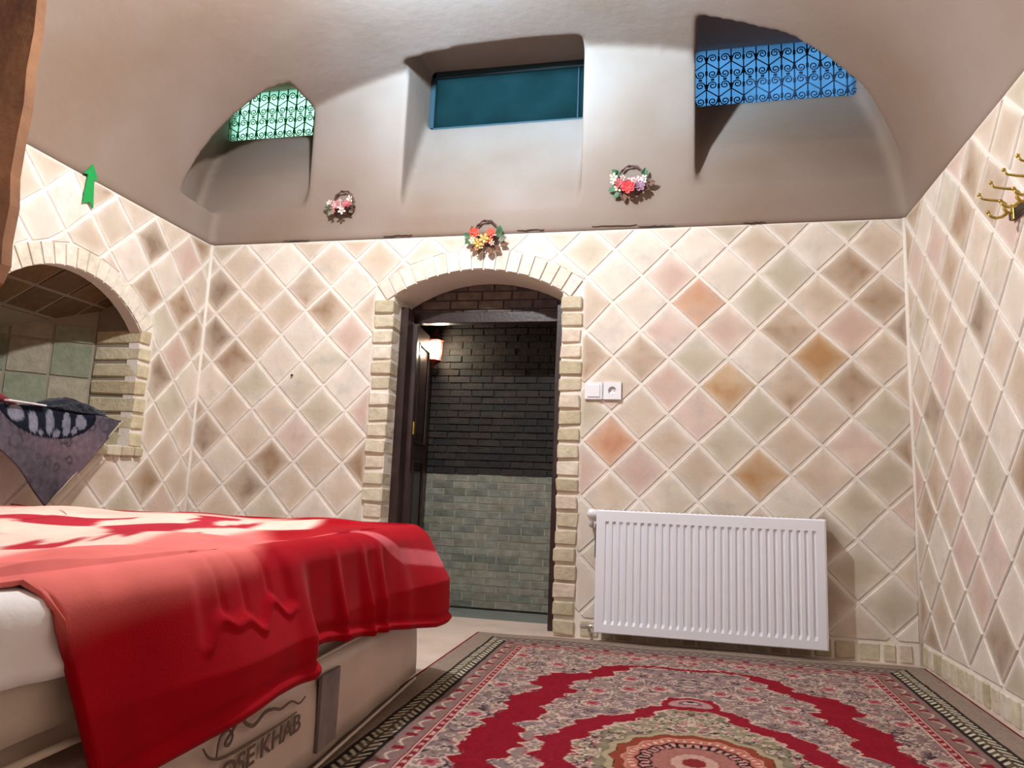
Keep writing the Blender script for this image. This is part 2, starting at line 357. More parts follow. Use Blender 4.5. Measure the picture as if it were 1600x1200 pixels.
# niche lining: sill, sloping ceiling, 45-degree far side, back
def slab(name, quad, th_, m, parent):
    n = (Vector(quad[1])-Vector(quad[0])).cross(Vector(quad[3])-Vector(quad[0])).normalized()*th_
    V = [Vector(q) for q in quad]+[Vector(q)+n for q in quad]
    return mesh(name, V, [(0, 1, 2, 3), (7, 6, 5, 4), (0, 4, 5, 1), (1, 5, 6, 2), (2, 6, 7, 3), (3, 7, 4, 0)], m, parent)
m_nt = mat('niche_mortar', srgb(150, 140, 122), .9)
niche = tag(empty('wall_niche', (0, 0, 0)), kind='structure')
P0, P1, P2 = Vector((-2.80, 3.03, 0)), Vector((-3.165, 2.68, 0)), Vector((-3.165, 2.05, 0))
slab('lining', [P0+Vector((0, 0, .7)), P1+Vector((0, 0, .7)), P1+Vector((0, 0, 1.7)), P0+Vector((0, 0, 1.7))], .05, m_nt, niche)
slab('lining', [P1+Vector((0, 0, .7)), P2+Vector((0, 0, .7)), P2+Vector((0, 0, 1.7)), P1+Vector((0, 0, 1.7))], .05, m_nt, niche)
box('lining', (-3.25, 2.0, .7), (XL-.06, 3.2, .765), m_nt, niche)
box('lining', (-2.82, 3.035, .7), (XL-.06, 3.2, 1.7), m_nt, niche)
box('lining', (-3.2, 2.05, .7), (XL-.06, 2.205, 1.7), m_nt, niche)
slab('lining', [(XL-.05, 2.1, 1.56), (XL-.05, 3.15, 1.56), (-3.22, 3.15, 1.24), (-3.22, 2.1, 1.24)], .05, m_nt, niche)
NT = [(150, 146, 124), (140, 142, 120), (160, 150, 128), (128, 132, 110)]
u = (P1-P0).normalized(); nrm = Vector((.692, -.722, 0))
L1 = (P1-P0).length
def plate(parent, P3, cols, m=None):
    V, c = centred(P3); k = srgb(*random.choice(cols)); n = len(P3)//2
    return mesh('tile', V, [tuple(range(n)), tuple(range(2*n-1, n-1, -1))]+[(i, (i+1) % n, n+(i+1) % n, n+i) for i in range(n)], m or m_brick, parent, cols=[k]*len(V), loc=c)
s0 = .01
while s0 < L1-.02:
    s1 = min(s0+.175, L1-.005)
    for r in range(4):
        z0 = .78+r*.168; z1 = min(z0+.156, 1.36)
        q = [P0+u*s0+Vector((0, 0, z0)), P0+u*(s1-.014)+Vector((0, 0, z0)), P0+u*(s1-.014)+Vector((0, 0, z1)), P0+u*s0+Vector((0, 0, z1))]
        plate(niche, q+[a+nrm*.006 for a in q], NT)
    s0 = s1
y0 = 2.06
while y0 < 2.66:
    y1 = min(y0+.175, 2.66)
    for r in range(4):
        z0 = .78+r*.168; z1 = min(z0+.156, 1.36); q = [Vector((-3.165, a, b)) for a, b in ((y0, z0), (y1-.014, z0), (y1-.014, z1), (y0, z1))]
        plate(niche, q+[a+Vector((.006, 0, 0)) for a in q], NT)
    y0 = y1
for i in range(4):                      # tiles on the sloping niche ceiling
    for j in range(6):
        t0, t1 = i*.165+.01, i*.165+.155; y0, y1 = 2.12+j*.17, 2.12+j*.17+.155
        sl = lambda t, y: Vector((XL-.06-t, y, 1.553-t*.485))
        q = [sl(t0, y0), sl(t1, y0), sl(t1, y1), sl(t0, y1)]; plate(niche, q+[a+Vector((0, 0, -.008)) for a in q], [(108, 84, 58), (96, 76, 54), (120, 92, 62)])

# ---- rest of the shell
tag(box('wall_behind_camera', (XL-.25, YB-.2, 0), (XR+.25, YB, 3.2), m_plaster), kind='structure')
tag(box('floor', (XL-.3, YB-.2, -.1), (XR+.3, D+.3, 0), m_floor), kind='structure')

# ---- vaulted plaster ceiling with three window recesses
def vault_z(x, n=2.15, rise=1.0):
    uu = min(1, abs((x+.772)/1.777)); return ZS+rise*(1-uu**n)**(1/n)
xs = [-.772+1.777*math.sin(a) for a in np.linspace(-math.pi/2, math.pi/2, 61)]
prof = [(x, vault_z(x)) for x in xs]
ZT = 3.22
poly = [(-3.2, ZS-.0), (XL-.02, ZS)]+[(x, z) for x, z in prof]+[(XR+.3, ZS), (XR+.3, ZT), (-3.2, ZT)]
def solid(name, V, F):
    me = bpy.data.meshes.new(name); me.from_pydata([tuple(v) for v in V], [], F); bm = bmesh.new(); bm.from_mesh(me)
    bmesh.ops.triangulate(bm, faces=bm.faces); bmesh.ops.recalc_face_normals(bm, faces=bm.faces); bm.to_mesh(me); bm.free()
    o = bpy.data.objects.new(name, me); C.objects.link(o); return o
V, F = prism_geo(poly, lambda a, b, d: Vector((a, 1.0+(D+.01-1.0)*d, b))); vault = solid('ceiling', V, F)
lun = solid('lunette', *prism_geo([(-3.2, ZS-.002), (XR+.3, ZS-.002), (XR+.3, ZT), (-3.2, ZT)], lambda a, b, d: Vector((a, D-.008+.508*d, b))))
def apply_bool(a, b, op):
    m_ = a.modifiers.new('b', 'BOOLEAN'); m_.operation = op; m_.solver = 'EXACT'; m_.object = b
    dg = bpy.context.evaluated_depsgraph_get(); dg.update(); me = bpy.data.meshes.new_from_object(a.evaluated_get(dg)); a.modifiers.clear(); old = a.data; a.data = me; bpy.data.meshes.remove(old)
def recess(plan, zb, yp, zw, ztop):
    A = solid('ca', *prism_geo(plan, lambda a, b, d: Vector((a, b, 1.8+(ztop-1.8)*d))))
    side = [(2.9, zb), (D-.01, zb), (D+.12, zb+(zw-zb)*.42), (yp-.03, zw), (4.2, zw), (4.2, 3.5), (2.9, 3.5)]
    B = solid('cb', *prism_geo(side, lambda a, b, d: Vector((-4+6*d, a, b))))
    apply_bool(A, B, 'INTERSECT'); 
    for t in (vault, lun): apply_bool(t, A, 'DIFFERENCE')
    for q in (A, B): bpy.data.objects.remove(q)
recess([(-1.99, 3.22), (-1.99, 4.2), (-2.8, 4.2), (-2.8, 3.88), (-2.57, 3.19), (-2.1, 3.19)], 2.13, 3.9, 2.775, 3.12)
recess([(-.485, 3.40), (-.485, 4.2), (-1.44, 4.2), (-1.44, 3.40)], 2.07, 3.85, 2.725, 3.10)
recess([(.077, 3.2), (.077, 4.2), (.9, 4.2), (.91, 3.88), (.985, 3.42), (.80, 3.27), (.5, 3.19)], 2.14, 3.9, 2.775, 3.13)
apply_bool(vault, lun, 'UNION'); bpy.data.objects.remove(lun)
rm = vault.modifiers.new('r', 'REMESH'); rm.mode = 'VOXEL'; rm.voxel_size = .019; rm.use_smooth_shade = True
sm = vault.modifiers.new('s', 'SMOOTH'); sm.factor = .5; sm.iterations = 3
dg = bpy.context.evaluated_depsgraph_get(); dg.update(); me = bpy.data.meshes.new_from_object(vault.evaluated_get(dg)); vault.modifiers.clear(); vault.data = me
co = np.empty(len(me.vertices)*3, np.float32); me.vertices.foreach_get('co', co); co = co.reshape(-1, 3)
wob = (np.sin(co[:, 0]*5+1)*np.cos(co[:, 1]*4.3)+np.sin(co[:, 2]*6+co[:, 0]*3))*.003
co[:, 1] += wob*(co[:, 2] > ZS+.05); co[:, 2] += wob*.7*(co[:, 2] > ZS+.1); me.vertices.foreach_set('co', co.ravel()); me.update()
me.materials.clear(); me.materials.append(m_plaster); me.polygons.foreach_set('use_smooth', [True]*len(me.polygons)); vault.name = 'ceiling'; me.name = 'ceiling'
tag(vault, kind='structure')
V, F = prism_geo(poly, lambda a, b, d: Vector((a, YB-.2+(1.005-YB+.2)*d, b))); tag(mesh('ceiling_near', V, F, m_plaster), kind='structure')

m_crack = mat('dark_crack', srgb(60, 46, 40), .9)
for (xa, xb, z) in ((-.42, -.20, 1.962), (-.19, -.02, 1.952), (-1.52, -1.36, 1.956), (-.80, -.66, 1.958), (-2.1, -1.95, 1.950), (.3, .4, 1.95)):
    n_ = 9; pts = [(xa+(xb-xa)*i/n_, z+random.uniform(-.003, .003)) for i in range(n_+1)]; w_ = [.0013*math.sin(math.pi*i/n_)+.0003 for i in range(n_+1)]
    P = [(a, b+w) for (a, b), w in zip(pts, w_)]+[(a, b-w) for (a, b), w in list(zip(pts, w_))[::-1]]
    V, F = prism_geo(P, lambda a, b, d: Vector((a, D-.0125+.008*d, b))); mesh('crack', V, F, m_crack, vault)
# ---- windows: tinted panes and scrollwork grilles
def spiral(c, r, a0, turns, s, n=13):
    return [(c[0]+r*(1-.78*t/n)*math.cos(a0+s*turns*2*math.pi*t/n), c[1]+r*(1-.78*t/n)*math.sin(a0+s*turns*2*math.pi*t/n)) for t in range(n+1)]
def scroll_mesh(w, h, mirror, m):
    r = w*.38
    top = spiral((w/2, h-r-.002), r, math.pi, 1.45, -1)[::-1]        # ends on the left flank
    bot = spiral((w/2, r+.002), r, 0, 1.45, -1)                      # starts on the right flank
    p = top+[(w*.04, h-2.1*r), (w*.96, 2.1*r)]+bot
    if mirror: p = [(w-a, b) for a, b in p]
    V, F = tube_geo([(a, 0, b) for a, b in p], .0036, 4)
    me = bpy.data.meshes.new('scroll'); me.from_pydata([tuple(v) for v in V], [], F); me.materials.append(m); return me
def grille(parent, x0, x1, y, z0, w, h, gap, m, start=0):
    g = empty('grille'); g.parent = parent
    ms = [scroll_mesh(w, h, False, m), scroll_mesh(w, h, True, m)]; k = start; x = x0
    bars = []
    while x < x1-.01:
        for r in range(2):
            o = bpy.data.objects.new('scroll', ms[(k+0) % 2]); o.location = (x, y, z0+r*(h+gap)); link(o, g)
        bars.append(x); x += w; k += 1
    bars.append(x)
    for b in bars: box('bar', (b-.003, y-.004, z0-.01), (b+.003, y+.004, z0+2*h+gap+.02), m, g)
    for r in range(2):
        for b in bars:
            for zc in (w*.5, h-w*.5): box('collar', (b-.0065, y-.006, z0+r*(h+gap)+zc-.011), (b+.0065, y+.006, z0+r*(h+gap)+zc+.011), m, g)
    for b in bars[:-1]: box('collar', (b+w/2-.009, y-.005, z0+h+gap/2-.0035), (b+w/2+.009, y+.005, z0+h+gap/2+.0035), m, g)
    return g
m_gl_l = tint_glass('pale_green_glass', (.50, .50, .36), .25, (.6, 1, .85))
m_gl_r = tint_glass('blue_glass', (.12, .19, .24), .3, (.35, .55, .75))
m_gl_m = tint_glass('teal_glass', (.045, .085, .085), .45, (.14, .24, .26))
m_frame = mat('teal_painted_frame', srgb(36, 62, 70), .5)
w1 = tag(empty('window_1'), kind='structure')
box('pane', (-2.82, 3.925, 2.74), (-1.96, 3.931, 3.14), m_gl_l, w1); grille(w1, -2.80, -1.97, 3.9, 2.785, .0655, .143, .014, m_green_iron)
w3 = tag(empty('window_3'), kind='structure')
box('pane', (.06, 3.925, 2.74), (.93, 3.931, 3.15), m_gl_r, w3); grille(w3, .079, .90, 3.9, 2.782, .0655, .148, .014, m_iron, 1)
w2 = tag(empty('window_2'), kind='structure')
box('pane', (-1.42, 3.868, 2.72), (-.50, 3.874, 3.12), m_gl_m, w2)
for a, b in (((-1.43, 3.85, 2.722), (-.49, 3.885, 2.748)), ((-1.43, 3.85, 3.06), (-.49, 3.885, 3.1)), ((-1.44, 3.85, 2.72), (-1.41, 3.885, 3.1)), ((-.52, 3.85, 2.72), (-.485, 3.885, 3.1)), ((-.565, 3.855, 2.748), (-.555, 3.88, 3.06))):
    box('window_frame', a, b, m_frame, w2, bev=.003)

# ---- clay pier at the left edge
pp = [(-2.6, 3.0), (-2.6, 1.14), (-2.42, 1.17), (-2.3, 1.22), (-2.245, 1.28), (-2.222, 1.34), (-2.23, 1.42), (-2.222, 1.55), (-2.238, 1.66), (-2.234, 1.8), (-2.226, 1.92), (-2.236, 2.05), (-2.228, 2.2), (-2.236, 2.34), (-2.23, 2.6), (-2.2, 3.0)]
V, F = prism_geo(pp, lambda a, b, d: Vector((a-.012, 1.97+.04*d, b)))
pier = tag(mesh('wall_pier', V, F, m_clay), kind='structure')

# ---- corridor behind the door
Yc = 4.15
V, F = prism_geo([(-2.2, -.1), (.2, -.1), (.2, 1.9), (-2.2, 1.9)], lambda a, b, d: Vector((a, Yc+.1*d, b)))
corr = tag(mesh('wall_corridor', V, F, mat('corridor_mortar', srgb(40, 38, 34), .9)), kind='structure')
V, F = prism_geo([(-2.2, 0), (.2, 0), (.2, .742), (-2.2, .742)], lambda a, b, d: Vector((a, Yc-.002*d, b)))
mesh('lit_band', V, F, mat('lit_corridor_mortar', srgb(158, 158, 140), .9), corr)  # lit lower part of the corridor wall, put into the mortar colour
tag(box('floor_corridor', (-2.2, D+.3, -.1), (.2, Yc, -.01), m_cfloor), kind='structure')
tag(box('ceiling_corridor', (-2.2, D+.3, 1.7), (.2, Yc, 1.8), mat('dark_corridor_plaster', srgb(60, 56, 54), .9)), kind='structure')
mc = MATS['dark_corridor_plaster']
tag(box('wall_corridor_left', (-2.25, D+.3, -.1), (-2.2, Yc+.1, 1.9), mc), kind='structure'); tag(box('wall_corridor_right', (.2, D+.3, -.1), (.25, Yc+.1, 1.9), mc), kind='structure')
LIT_BRICK = [(128, 130, 118), (118, 122, 112), (136, 134, 120), (106, 110, 100), (124, 124, 108), (132, 128, 116)]  # corridor bricks below the light edge, light painted into their colour
SHADED_BRICK = [(34, 29, 26), (27, 25, 23), (40, 33, 29), (23, 22, 23), (37, 29, 26)]  # bricks above the light edge, shade painted into their colour
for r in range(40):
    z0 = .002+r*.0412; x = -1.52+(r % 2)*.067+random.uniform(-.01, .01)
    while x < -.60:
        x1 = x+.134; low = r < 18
        brick(corr, (x, Yc-(.0055 if low else random.uniform(.005, .014)), z0), (x1-.007, Yc+.02, z0+.0352), cols=LIT_BRICK if low else SHADED_BRICK, m=m_darkbrick, bev=0, jit=.0012); x = x1

# ------------------------------------------------------------------ door
df = tag(empty('door_1'), kind='structure')
box('frame_post', (DX0-.005, 3.605, 0), (DX0+.042, 3.70, 1.60), m_dwood, df, bev=.003)
box('frame_post', (DX1-.045, 3.605, 0), (DX1+.005, 3.70, 1.60), m_dwood, df, bev=.003)
box('frame_header', (DX0-.005, 3.745, 1.545), (DX1+.005, 3.80, 1.605), m_dwood, df, bev=.003)
leaf = empty('door_leaf'); leaf.parent = df; leaf.location = (DX0+.05, 3.69, 0); leaf.rotation_euler = (0, 0, R_(97))
lw, lh = .40, 1.53
def lb(n, lo, hi, bev=.003): return box(n, lo, hi, m_dwood, leaf, bev=bev)
lb('stile', (0, -.018, .02), (.065, .018, lh)); lb('stile', (lw-.065, -.018, .02), (lw, .018, lh))
for z in (.02, .80, lh-.09): lb('rail', (.065, -.017, z), (lw-.065, .017, z+.09))
for z0, z1 in ((.11, .80), (.89, lh-.09)):
    lb('panel', (.065, -.006, z0), (lw-.065, .006, z1)); lb('panel', (.11, -.014, z0+.05), (lw-.11, .014, z1-.05), bev=.008)
    for sy in (-1, 1):
        for a, b in (((.065, z0), (.075, z1)), ((lw-.075, z0), (lw-.065, z1)), ((.065, z0), (lw-.065, z0+.01)), ((.065, z1-.01), (lw-.065, z1))):
            lb('moulding', (a[0], min(sy*.006, sy*.021), a[1]), (b[0], max(sy*.006, sy*.021), b[1]), bev=.002)
box('latch', (.01, -.026, .93), (.03, -.018, 1.0), m_brass, leaf, bev=.002)

# wall lantern in the corridor
lan = tag(empty('wall_lantern', (-1.395, Yc, 1.45)), 'glowing wall lantern with dark red metal cap on the corridor bricks', 'lantern')
def lz(n, prof, m, y=-.095, z=0, k=14, smooth=True):
    V, F = lathe_geo(prof, k, (0, y, z)); return mesh(n, V, F, m, lan, smooth)
lz('cap', [(.002, .12), (.012, .105), (.016, .095), (.05, .07), (.056, .062), (.05, .06)], m_rust, k=6, smooth=False)
lz('base', [(.04, -.05), (.046, -.056), (.03, -.07), (.008, -.085), (.002, -.1)], m_rust, k=6, smooth=False)
for i in range(6):
    a = i*math.pi/3; V, F = tube_geo([(.047*math.cos(a), -.095+.047*math.sin(a), .06), (.038*math.cos(a), -.095+.038*math.sin(a), -.052)], .0025, 5); mesh('glazing_bar', V, F, m_rust, lan)
bulb = mat('lantern_bulb_glow', (1, .9, .7), .4, emit=(1, .9, .72), estr=14)
V, F = lathe_geo([(.03, -.045), (.038, .055)], 6, (0, -.095, 0)); mesh('glass', V, F, mat('glowing_frosted_glass', (1, .93, .8), .3, emit=(1, .88, .68), estr=5), lan)
for dz in (0,):
    V, F = lathe_geo([(.003, -.03), (.014, -.02), (.017, 0), (.012, .02), (.003, .03)], 12, (0, -.095, dz-.0)); b_ = mesh('bulb', V, F, bulb, lan, True); b_.visible_shadow = True
tube('bracket', [(0, -.005, .03), (0, -.03, .12), (0, -.07, .14), (0, -.095, .12)], .005, m_rust, lan)
box('wall_plate', (-.02, -.012, -.01), (.02, .0, .07), m_rust, lan, bev=.003)
b_.location = (0, 0, .02)

# ------------------------------------------------------------------ ceiling lamp (hangs above the frame)
lamp = tag(empty('ceiling_lamp', (LAMP[0], LAMP[1], 2.95)), 'small ceiling lamp hanging from the crown of the vault', 'lamp')
tube('cord', [(0, 0, 0), (0, 0, -.24)], .004, m_black, lamp)
V, F = lathe_geo([(.05, .0), (.055, -.01), (.03, -.03), (.006, -.035)], 20); mesh('ceiling_rose', V, F, m_plastic, lamp, True)
V, F = lathe_geo([(.012, -.23), (.02, -.24), (.022, -.275), (.02, -.28)], 16); mesh('socket', V, F, m_plastic, lamp, True)

# ------------------------------------------------------------------ rug
def draw_rug():
    cell = .004; w, y0, y1 = 1.87, .50, 3.41; nx = int(w/cell); ny = int((y1-1.45)/cell)
    X = (np.arange(nx+1)/nx-.5)*w; Yv = np.concatenate([np.arange(y0, 1.45, .02), np.linspace(1.45, y1, ny)]); ny = len(Yv)
    U, Y = np.meshgrid(np.abs(X), Yv); V_ = np.abs(Y-1.955)
    def c(*a): return np.array(srgb(*a), np.float32)
    def nz(scale, seed, oct_=1):
        r = np.random.default_rng(seed); out = np.zeros_like(U)
        for o in range(oct_):
            g = r.random((64, 64)); a = (U*scale*2**o) % 63; b = (V_*scale*2**o) % 63; i = a.astype(int); j = b.astype(int); fa = a-i; fb_ = b-j
            fa = fa*fa*(3-2*fa); fb_ = fb_*fb_*(3-2*fb_)
            out += (g[i, j]*(1-fa)*(1-fb_)+g[i+1, j]*fa*(1-fb_)+g[i, j+1]*(1-fa)*fb_+g[i+1, j+1]*fa*fb_)/2**o
        return out/(2-.5**(oct_-1))
    img = np.zeros(U.shape+(3,), np.float32)
    n1 = nz(30, 1, 2)[..., None]
    img[:] = c(150, 130, 122)*(1-n1)+c(122, 100, 98)*n1
    def inside(poly):
        r = np.zeros(U.shape, bool); j = len(poly)-1
        for i in range(len(poly)):
            xi, yi = poly[i]; xj, yj = poly[j]
            if yi != yj:
                cnd = ((yi > V_) != (yj > V_)) & (U < (xj-xi)*(V_-yi)/(yj-yi)+xi); r ^= cnd
            j = i
        return r
    wig = (np.sin(V_*70)*.010+np.sin(V_*37+U*50)*.009+np.abs(np.sin(V_*85))*.008); U0 = U; U = U+wig; 
    V0 = V_; V_ = V_+np.abs(np.sin(U*48))*.016-.008+np.sin(U*31+1)*.008
    outer = [(-.1, -.1), (.585, -.1), (.60, .1), (.56, .24), (.565, .42), (.50, .55), (.545, .63), (.50, .775), (.36, .85), (.345, .93), (.29, 1.00), (.21, 1.045), (.10, 1.04), (-.1, 1.05)]
    inner = [(-.1, -.1), (.45, -.1), (.44, .05), (.475, .14), (.42, .25), (.435, .38), (.39, .47), (.375, .58), (.40, .68), (.28, .80), (.265, .90), (.19, 1.00), (.09, 1.00), (-.1, 1.015)]
    o2 = [(-.1, -.1), (.40, -.1), (.41, .06), (.35, .16), (.335, .25), (.28, .33), (.19, .375), (.15, .46), (.09, .50), (.075, .51), (.105, .565), (.04, .615), (-.1, .645)]
    i2 = [(-.1, -.1), (.32, -.1), (.30, .07), (.27, .16), (.25, .23), (.20, .29), (.13, .34), (.11, .42), (.06, .46), (-.1, .475)]
    IO, II, I2O, I2I = inside(outer), inside(inner), inside(o2), inside(i2)
    red = c(134, 16, 34)
    def paint(mask, colr, a=1.): img[mask] = img[mask]*(1-a)+colr*a
    paint(IO & ~II, red)
    n2 = nz(22, 5, 2)[..., None]; m = II & ~I2O; img[m] = (c(150, 122, 116)*(1-n2)+c(128, 112, 112)*n2)[m]
    paint(I2O & ~I2I, c(136, 20, 38))
    m = I2I; img[m] = (c(150, 140, 112)*(1-n2)+c(112, 100, 84)*n2)[m]
    for A_ in (IO & ~II, I2O & ~I2I):        # pale outline with leafy breaks round the red bands
        e_ = np.zeros_like(A_); e_[1:, :] |= A_[1:, :] ^ A_[:-1, :]; e_[:, 1:] |= A_[:, 1:] ^ A_[:, :-1]; f_ = e_.copy(); f_[:-1] |= e_[1:]; f_[:, :-1] |= e_[:, 1:]
        paint(f_ & (np.sin(U*130+V_*90) > -.55), c(200, 168, 152))
    U, V_ = U0, V0
    td = np.hypot(U/.075, (V_-.555)/.048+ (U/.1)); paint((td < .9) & (V_ < .62), c(170, 130, 128)); paint((td < .5), c(120, 80, 90)); paint(td < .32, c(186, 160, 150))
    paint((np.hypot(U, (V_-.56)*1.2) < .012), c(30, 20, 28))
    rr = np.hypot(U*1.05, V_)
    for r_, cc in ((.235, (168, 150, 122)), (.215, (60, 40, 34)), (.212, (140, 62, 44)), (.185, (196, 150, 130)), (.18, (178, 106, 90)), (.15, (60, 20, 30)), (.142, (196, 140, 128)), (.118, (40, 22, 30)), (.112, (160, 104, 96)), (.06, (190, 150, 136)), (.03, (130, 40, 44))):
        paint(rr < r_*(1+.03*np.cos(np.arctan2(V_, U)*16)), c(*cc))
    ang = np.arctan2(V_, U); paint((abs(rr-.13) < .011) & (np.cos(ang*40) > .2), c(28, 16, 24)); paint((abs(rr-.165) < .007) & (np.cos(ang*48) > .5), c(216, 190, 170))
    edge = np.minimum(.935-U, 1.455-V_)      # distance from rug edge
    field = edge > .27
    # scatter of curled leaves and rosettes in the quarter
    r = np.random.default_rng(3); nxh = U.shape[1]
    xg = X; yg = Yv
    def stamp(cx, cy, fn, R):
        for sx in (-1, 1):
            i0, i1 = np.searchsorted(xg, (sx*cx-R, sx*cx+R)); 
            for sy in (-1, 1):
                yy = 1.955+sy*cy; j0, j1 = np.searchsorted(yg, (yy-R, yy+R))
                if i1 > i0 and j1 > j0:
                    a, b = np.meshgrid(xg[i0:i1], yg[j0:j1]); a = (a-sx*cx)*sx; b = (b-yy)*sy; fn(img[j0:j1, i0:i1], a, b)
    cream, dark, rose, olive, mauve = c(196, 172, 156), c(64, 44, 50), c(160, 92, 98), c(146, 132, 108), c(100, 80, 88)
    def allowed(x, y):
        i = min(len(xg)-1, np.searchsorted(xg, x)); j = min(len(yg)-1, np.searchsorted(yg, 1.955+y)); return not (IO[j, i] and not II[j, i]) and not (I2O[j, i] and not I2I[j, i]) 
    def hookf(rad, a0, col, wdt):
        def f(im, a, b):
            d = np.hypot(a, b); t = (np.arctan2(b, a)-a0) % (2*math.pi); q = (abs(d-rad*(1-.09*t)) < wdt*(1-t/7)) & (t < 4.4); im[q] = col
        return f
    def leaf(l, a0, col, k=.3):
        def f(im, a, b):
            p = a*math.cos(a0)+b*math.sin(a0); q = -a*math.sin(a0)+b*math.cos(a0); m_ = (abs(p) < l) & (abs(q) < k*l*(1-(p/l)**2)); im[m_] = col
        return f
    def ros(rad, c1, c2, c3):
        def f(im, a, b):
            d = np.hypot(a, b); t = np.arctan2(b, a); e = rad*(1+.18*np.cos(6*t)); im[d < e] = c1; im[d < e*.75] = c2; im[d < rad*.3] = c3
        return f
    for k in range(2100):
        x, y = r.uniform(0, .69), r.uniform(0, 1.2)
        if not allowed(x, y) or math.hypot(x, y) < .24 or (x < .11 and .45 < y < .63): continue
        t = r.random(); a0 = r.uniform(0, 6.28)
        ingreen = I2I[min(len(yg)-1, np.searchsorted(yg, 1.955+y)), min(len(xg)-1, np.searchsorted(xg, x))]
        if t < .40: stamp(x, y, leaf(r.uniform(.009, .02), a0, [cream, rose, mauve, olive, dark][r.choice(5, p=[.34, .16, .2, .15, .15])]), .022)
        elif t < .88: stamp(x, y, hookf(r.uniform(.009, .021), a0, cream if r.random() < (.7 if ingreen else .55) else (dark if ingreen or r.random() < .4 else mauve), .0033), .03)
        else: stamp(x, y, ros(r.uniform(.009, .017), cream, rose if r.random() < .6 else mauve, cream), .022)
    for (x, y) in ((.62, .2), (.62, .55), (.60, .80), (.48, .92), (.38, 1.08), (.2, 1.14), (.02, 1.13), (.64, 1.02), (.3, .6), (.2, .8), (.1, .7), (.3, .45), (.2, .66)):
        stamp(x, y, ros(.034, cream, rose, c(150, 40, 50)), .045); stamp(x, y, hookf(.05, x*9, cream, .003), .06); stamp(x, y, hookf(.046, x*9+3, dark, .002), .06)
    # borders
    def band(a, b, col): 
        m = (edge >= a) & (edge < b); paint(m, c(*col))
    along = np.where((.935-U) < (1.455-V_), V_, U)
    band(.24, .27, (128, 34, 46)); band(.243, .247, (206, 178, 160)); band(.266, .27, (206, 178, 160))
    m = (edge > .249) & (edge < .264) & (np.sin(along*150+np.sin(edge*300)) > .3); paint(m, c(196, 150, 140))
    band(.172, .24, (132, 104, 98)); m = (abs(edge-.206-.012*np.sin(along*62)) < .004); paint(m, c(196, 170, 150)); m = (abs(edge-.206) < .015) & (np.sin(along*62) > .75); paint(m, c(128, 30, 46))
    side_ = (.935-U) < (1.455-V_)
    keep = img.copy()
    band(.165, .172, (34, 24, 26)); band(.098, .165, (42, 34, 34))
    ch = np.sin((along+abs(edge-.131)*1.1)*185); m = (edge > .103) & (edge < .16) & (ch > .1); paint(m, c(202, 194, 170)); 
    m = (edge > .103) & (edge < .16) & (ch < -.6) & (np.sin(along*60) > 0); paint(m, c(110, 96, 78)); m = abs(edge-.131) < .003; paint(m, c(90, 70, 60))
    far = (edge < .172) & (edge > .098) & ~side_; img[far] = img[far]*.35+c(122, 100, 98)*.65
    band(.09, .098, (60, 46, 44)); band(.085, .09, (170, 150, 130)); band(.012, .085, (150, 132, 118)); band(-.1, .012, (116, 18, 34))
    n3 = nz(160, 9)[..., None]; img[:] = img*(.82+.32*n3)
    z = np.full(U.shape, .011)+(nz(20, 12)-.5)*.003; z[edge < .012] = .008; z += .0015*np.sin(X*9)[None, :]
    XX, YY = np.meshgrid(X+.045, Yv)
    # the far edge waves a little
    YY = YY+np.where(YY > 3.2, (np.sin(XX*11)*.006+np.sin(XX*23)*.003)*(YY-3.2)/.2, 0); XX = XX-(.02*(3.41-YY)/1.)*np.where(XX > 0, 1, -1)*.7*(abs(XX-.045)/.93)
    return XX, YY, z, img
XX, YY, ZZ, img = draw_rug()
ny_, nx_ = XX.shape; top = np.stack([XX, YY, ZZ], -1).reshape(-1, 3)
idx = np.arange(ny_*nx_).reshape(ny_, nx_); q = np.stack([idx[:-1, :-1], idx[:-1, 1:], idx[1:, 1:], idx[1:, :-1]], -1).reshape(-1, 4)
rim = np.concatenate([idx[0, :], idx[1:, -1], idx[-1, -2::-1], idx[-2:0:-1, 0]]); low = top[rim].copy(); low[:, 2] = .001
nb = len(top); k = len(rim); a = np.arange(k); sideq = np.stack([rim, nb+a, nb+(a+1) % k, rim[(a+1) % k]], -1)
verts = np.concatenate([top, low]); faces = np.concatenate([q, sideq])
me = bpy.data.meshes.new('rug'); me.vertices.add(len(verts)); me.vertices.foreach_set('co', verts.astype(np.float32).ravel())
me.loops.add(len(faces)*4); me.loops.foreach_set('vertex_index', faces.ravel().astype(np.int32)); me.polygons.add(len(faces)); me.polygons.foreach_set('loop_start', np.arange(len(faces), dtype=np.int32)*4); me.update(calc_edges=True); me.validate()
ca = me.color_attributes.new('Col', 'FLOAT_COLOR', 'POINT'); arr = np.ones((len(verts), 4), np.float32); arr[:nb, :3] = img.reshape(-1, 3); arr[nb:, :3] = srgb(110, 20, 34); ca.data.foreach_set('color', arr.ravel())
me.materials.append(mat('woven_wool_rug', vcol=True, rough=.95, bump=.5, bscale=420, spec=.1)); me.polygons.foreach_set('use_smooth', [True]*len(faces))
rug = bpy.data.objects.new('rug', me); link(rug); tag(rug, 'patterned red and taupe wool rug with a central medallion on the floor', 'rug')
parts = []
for i in range(230):
    x = -.86+1.79*i/229+random.uniform(-.004, .004)
    y = 3.408+math.sin(x*11)*.006
    parts.append(tube_geo([(x, y, .007), (x+random.uniform(-.006, .006), y+.012, .006), (x+random.uniform(-.012, .012), y+random.uniform(.018, .032), .003)], .0022, 4))
V, F = join_geo(parts); tag(mesh('fringe', V, F, mat('cream_wool_fringe', srgb(214, 198, 176), .95), rug), kind='stuff')

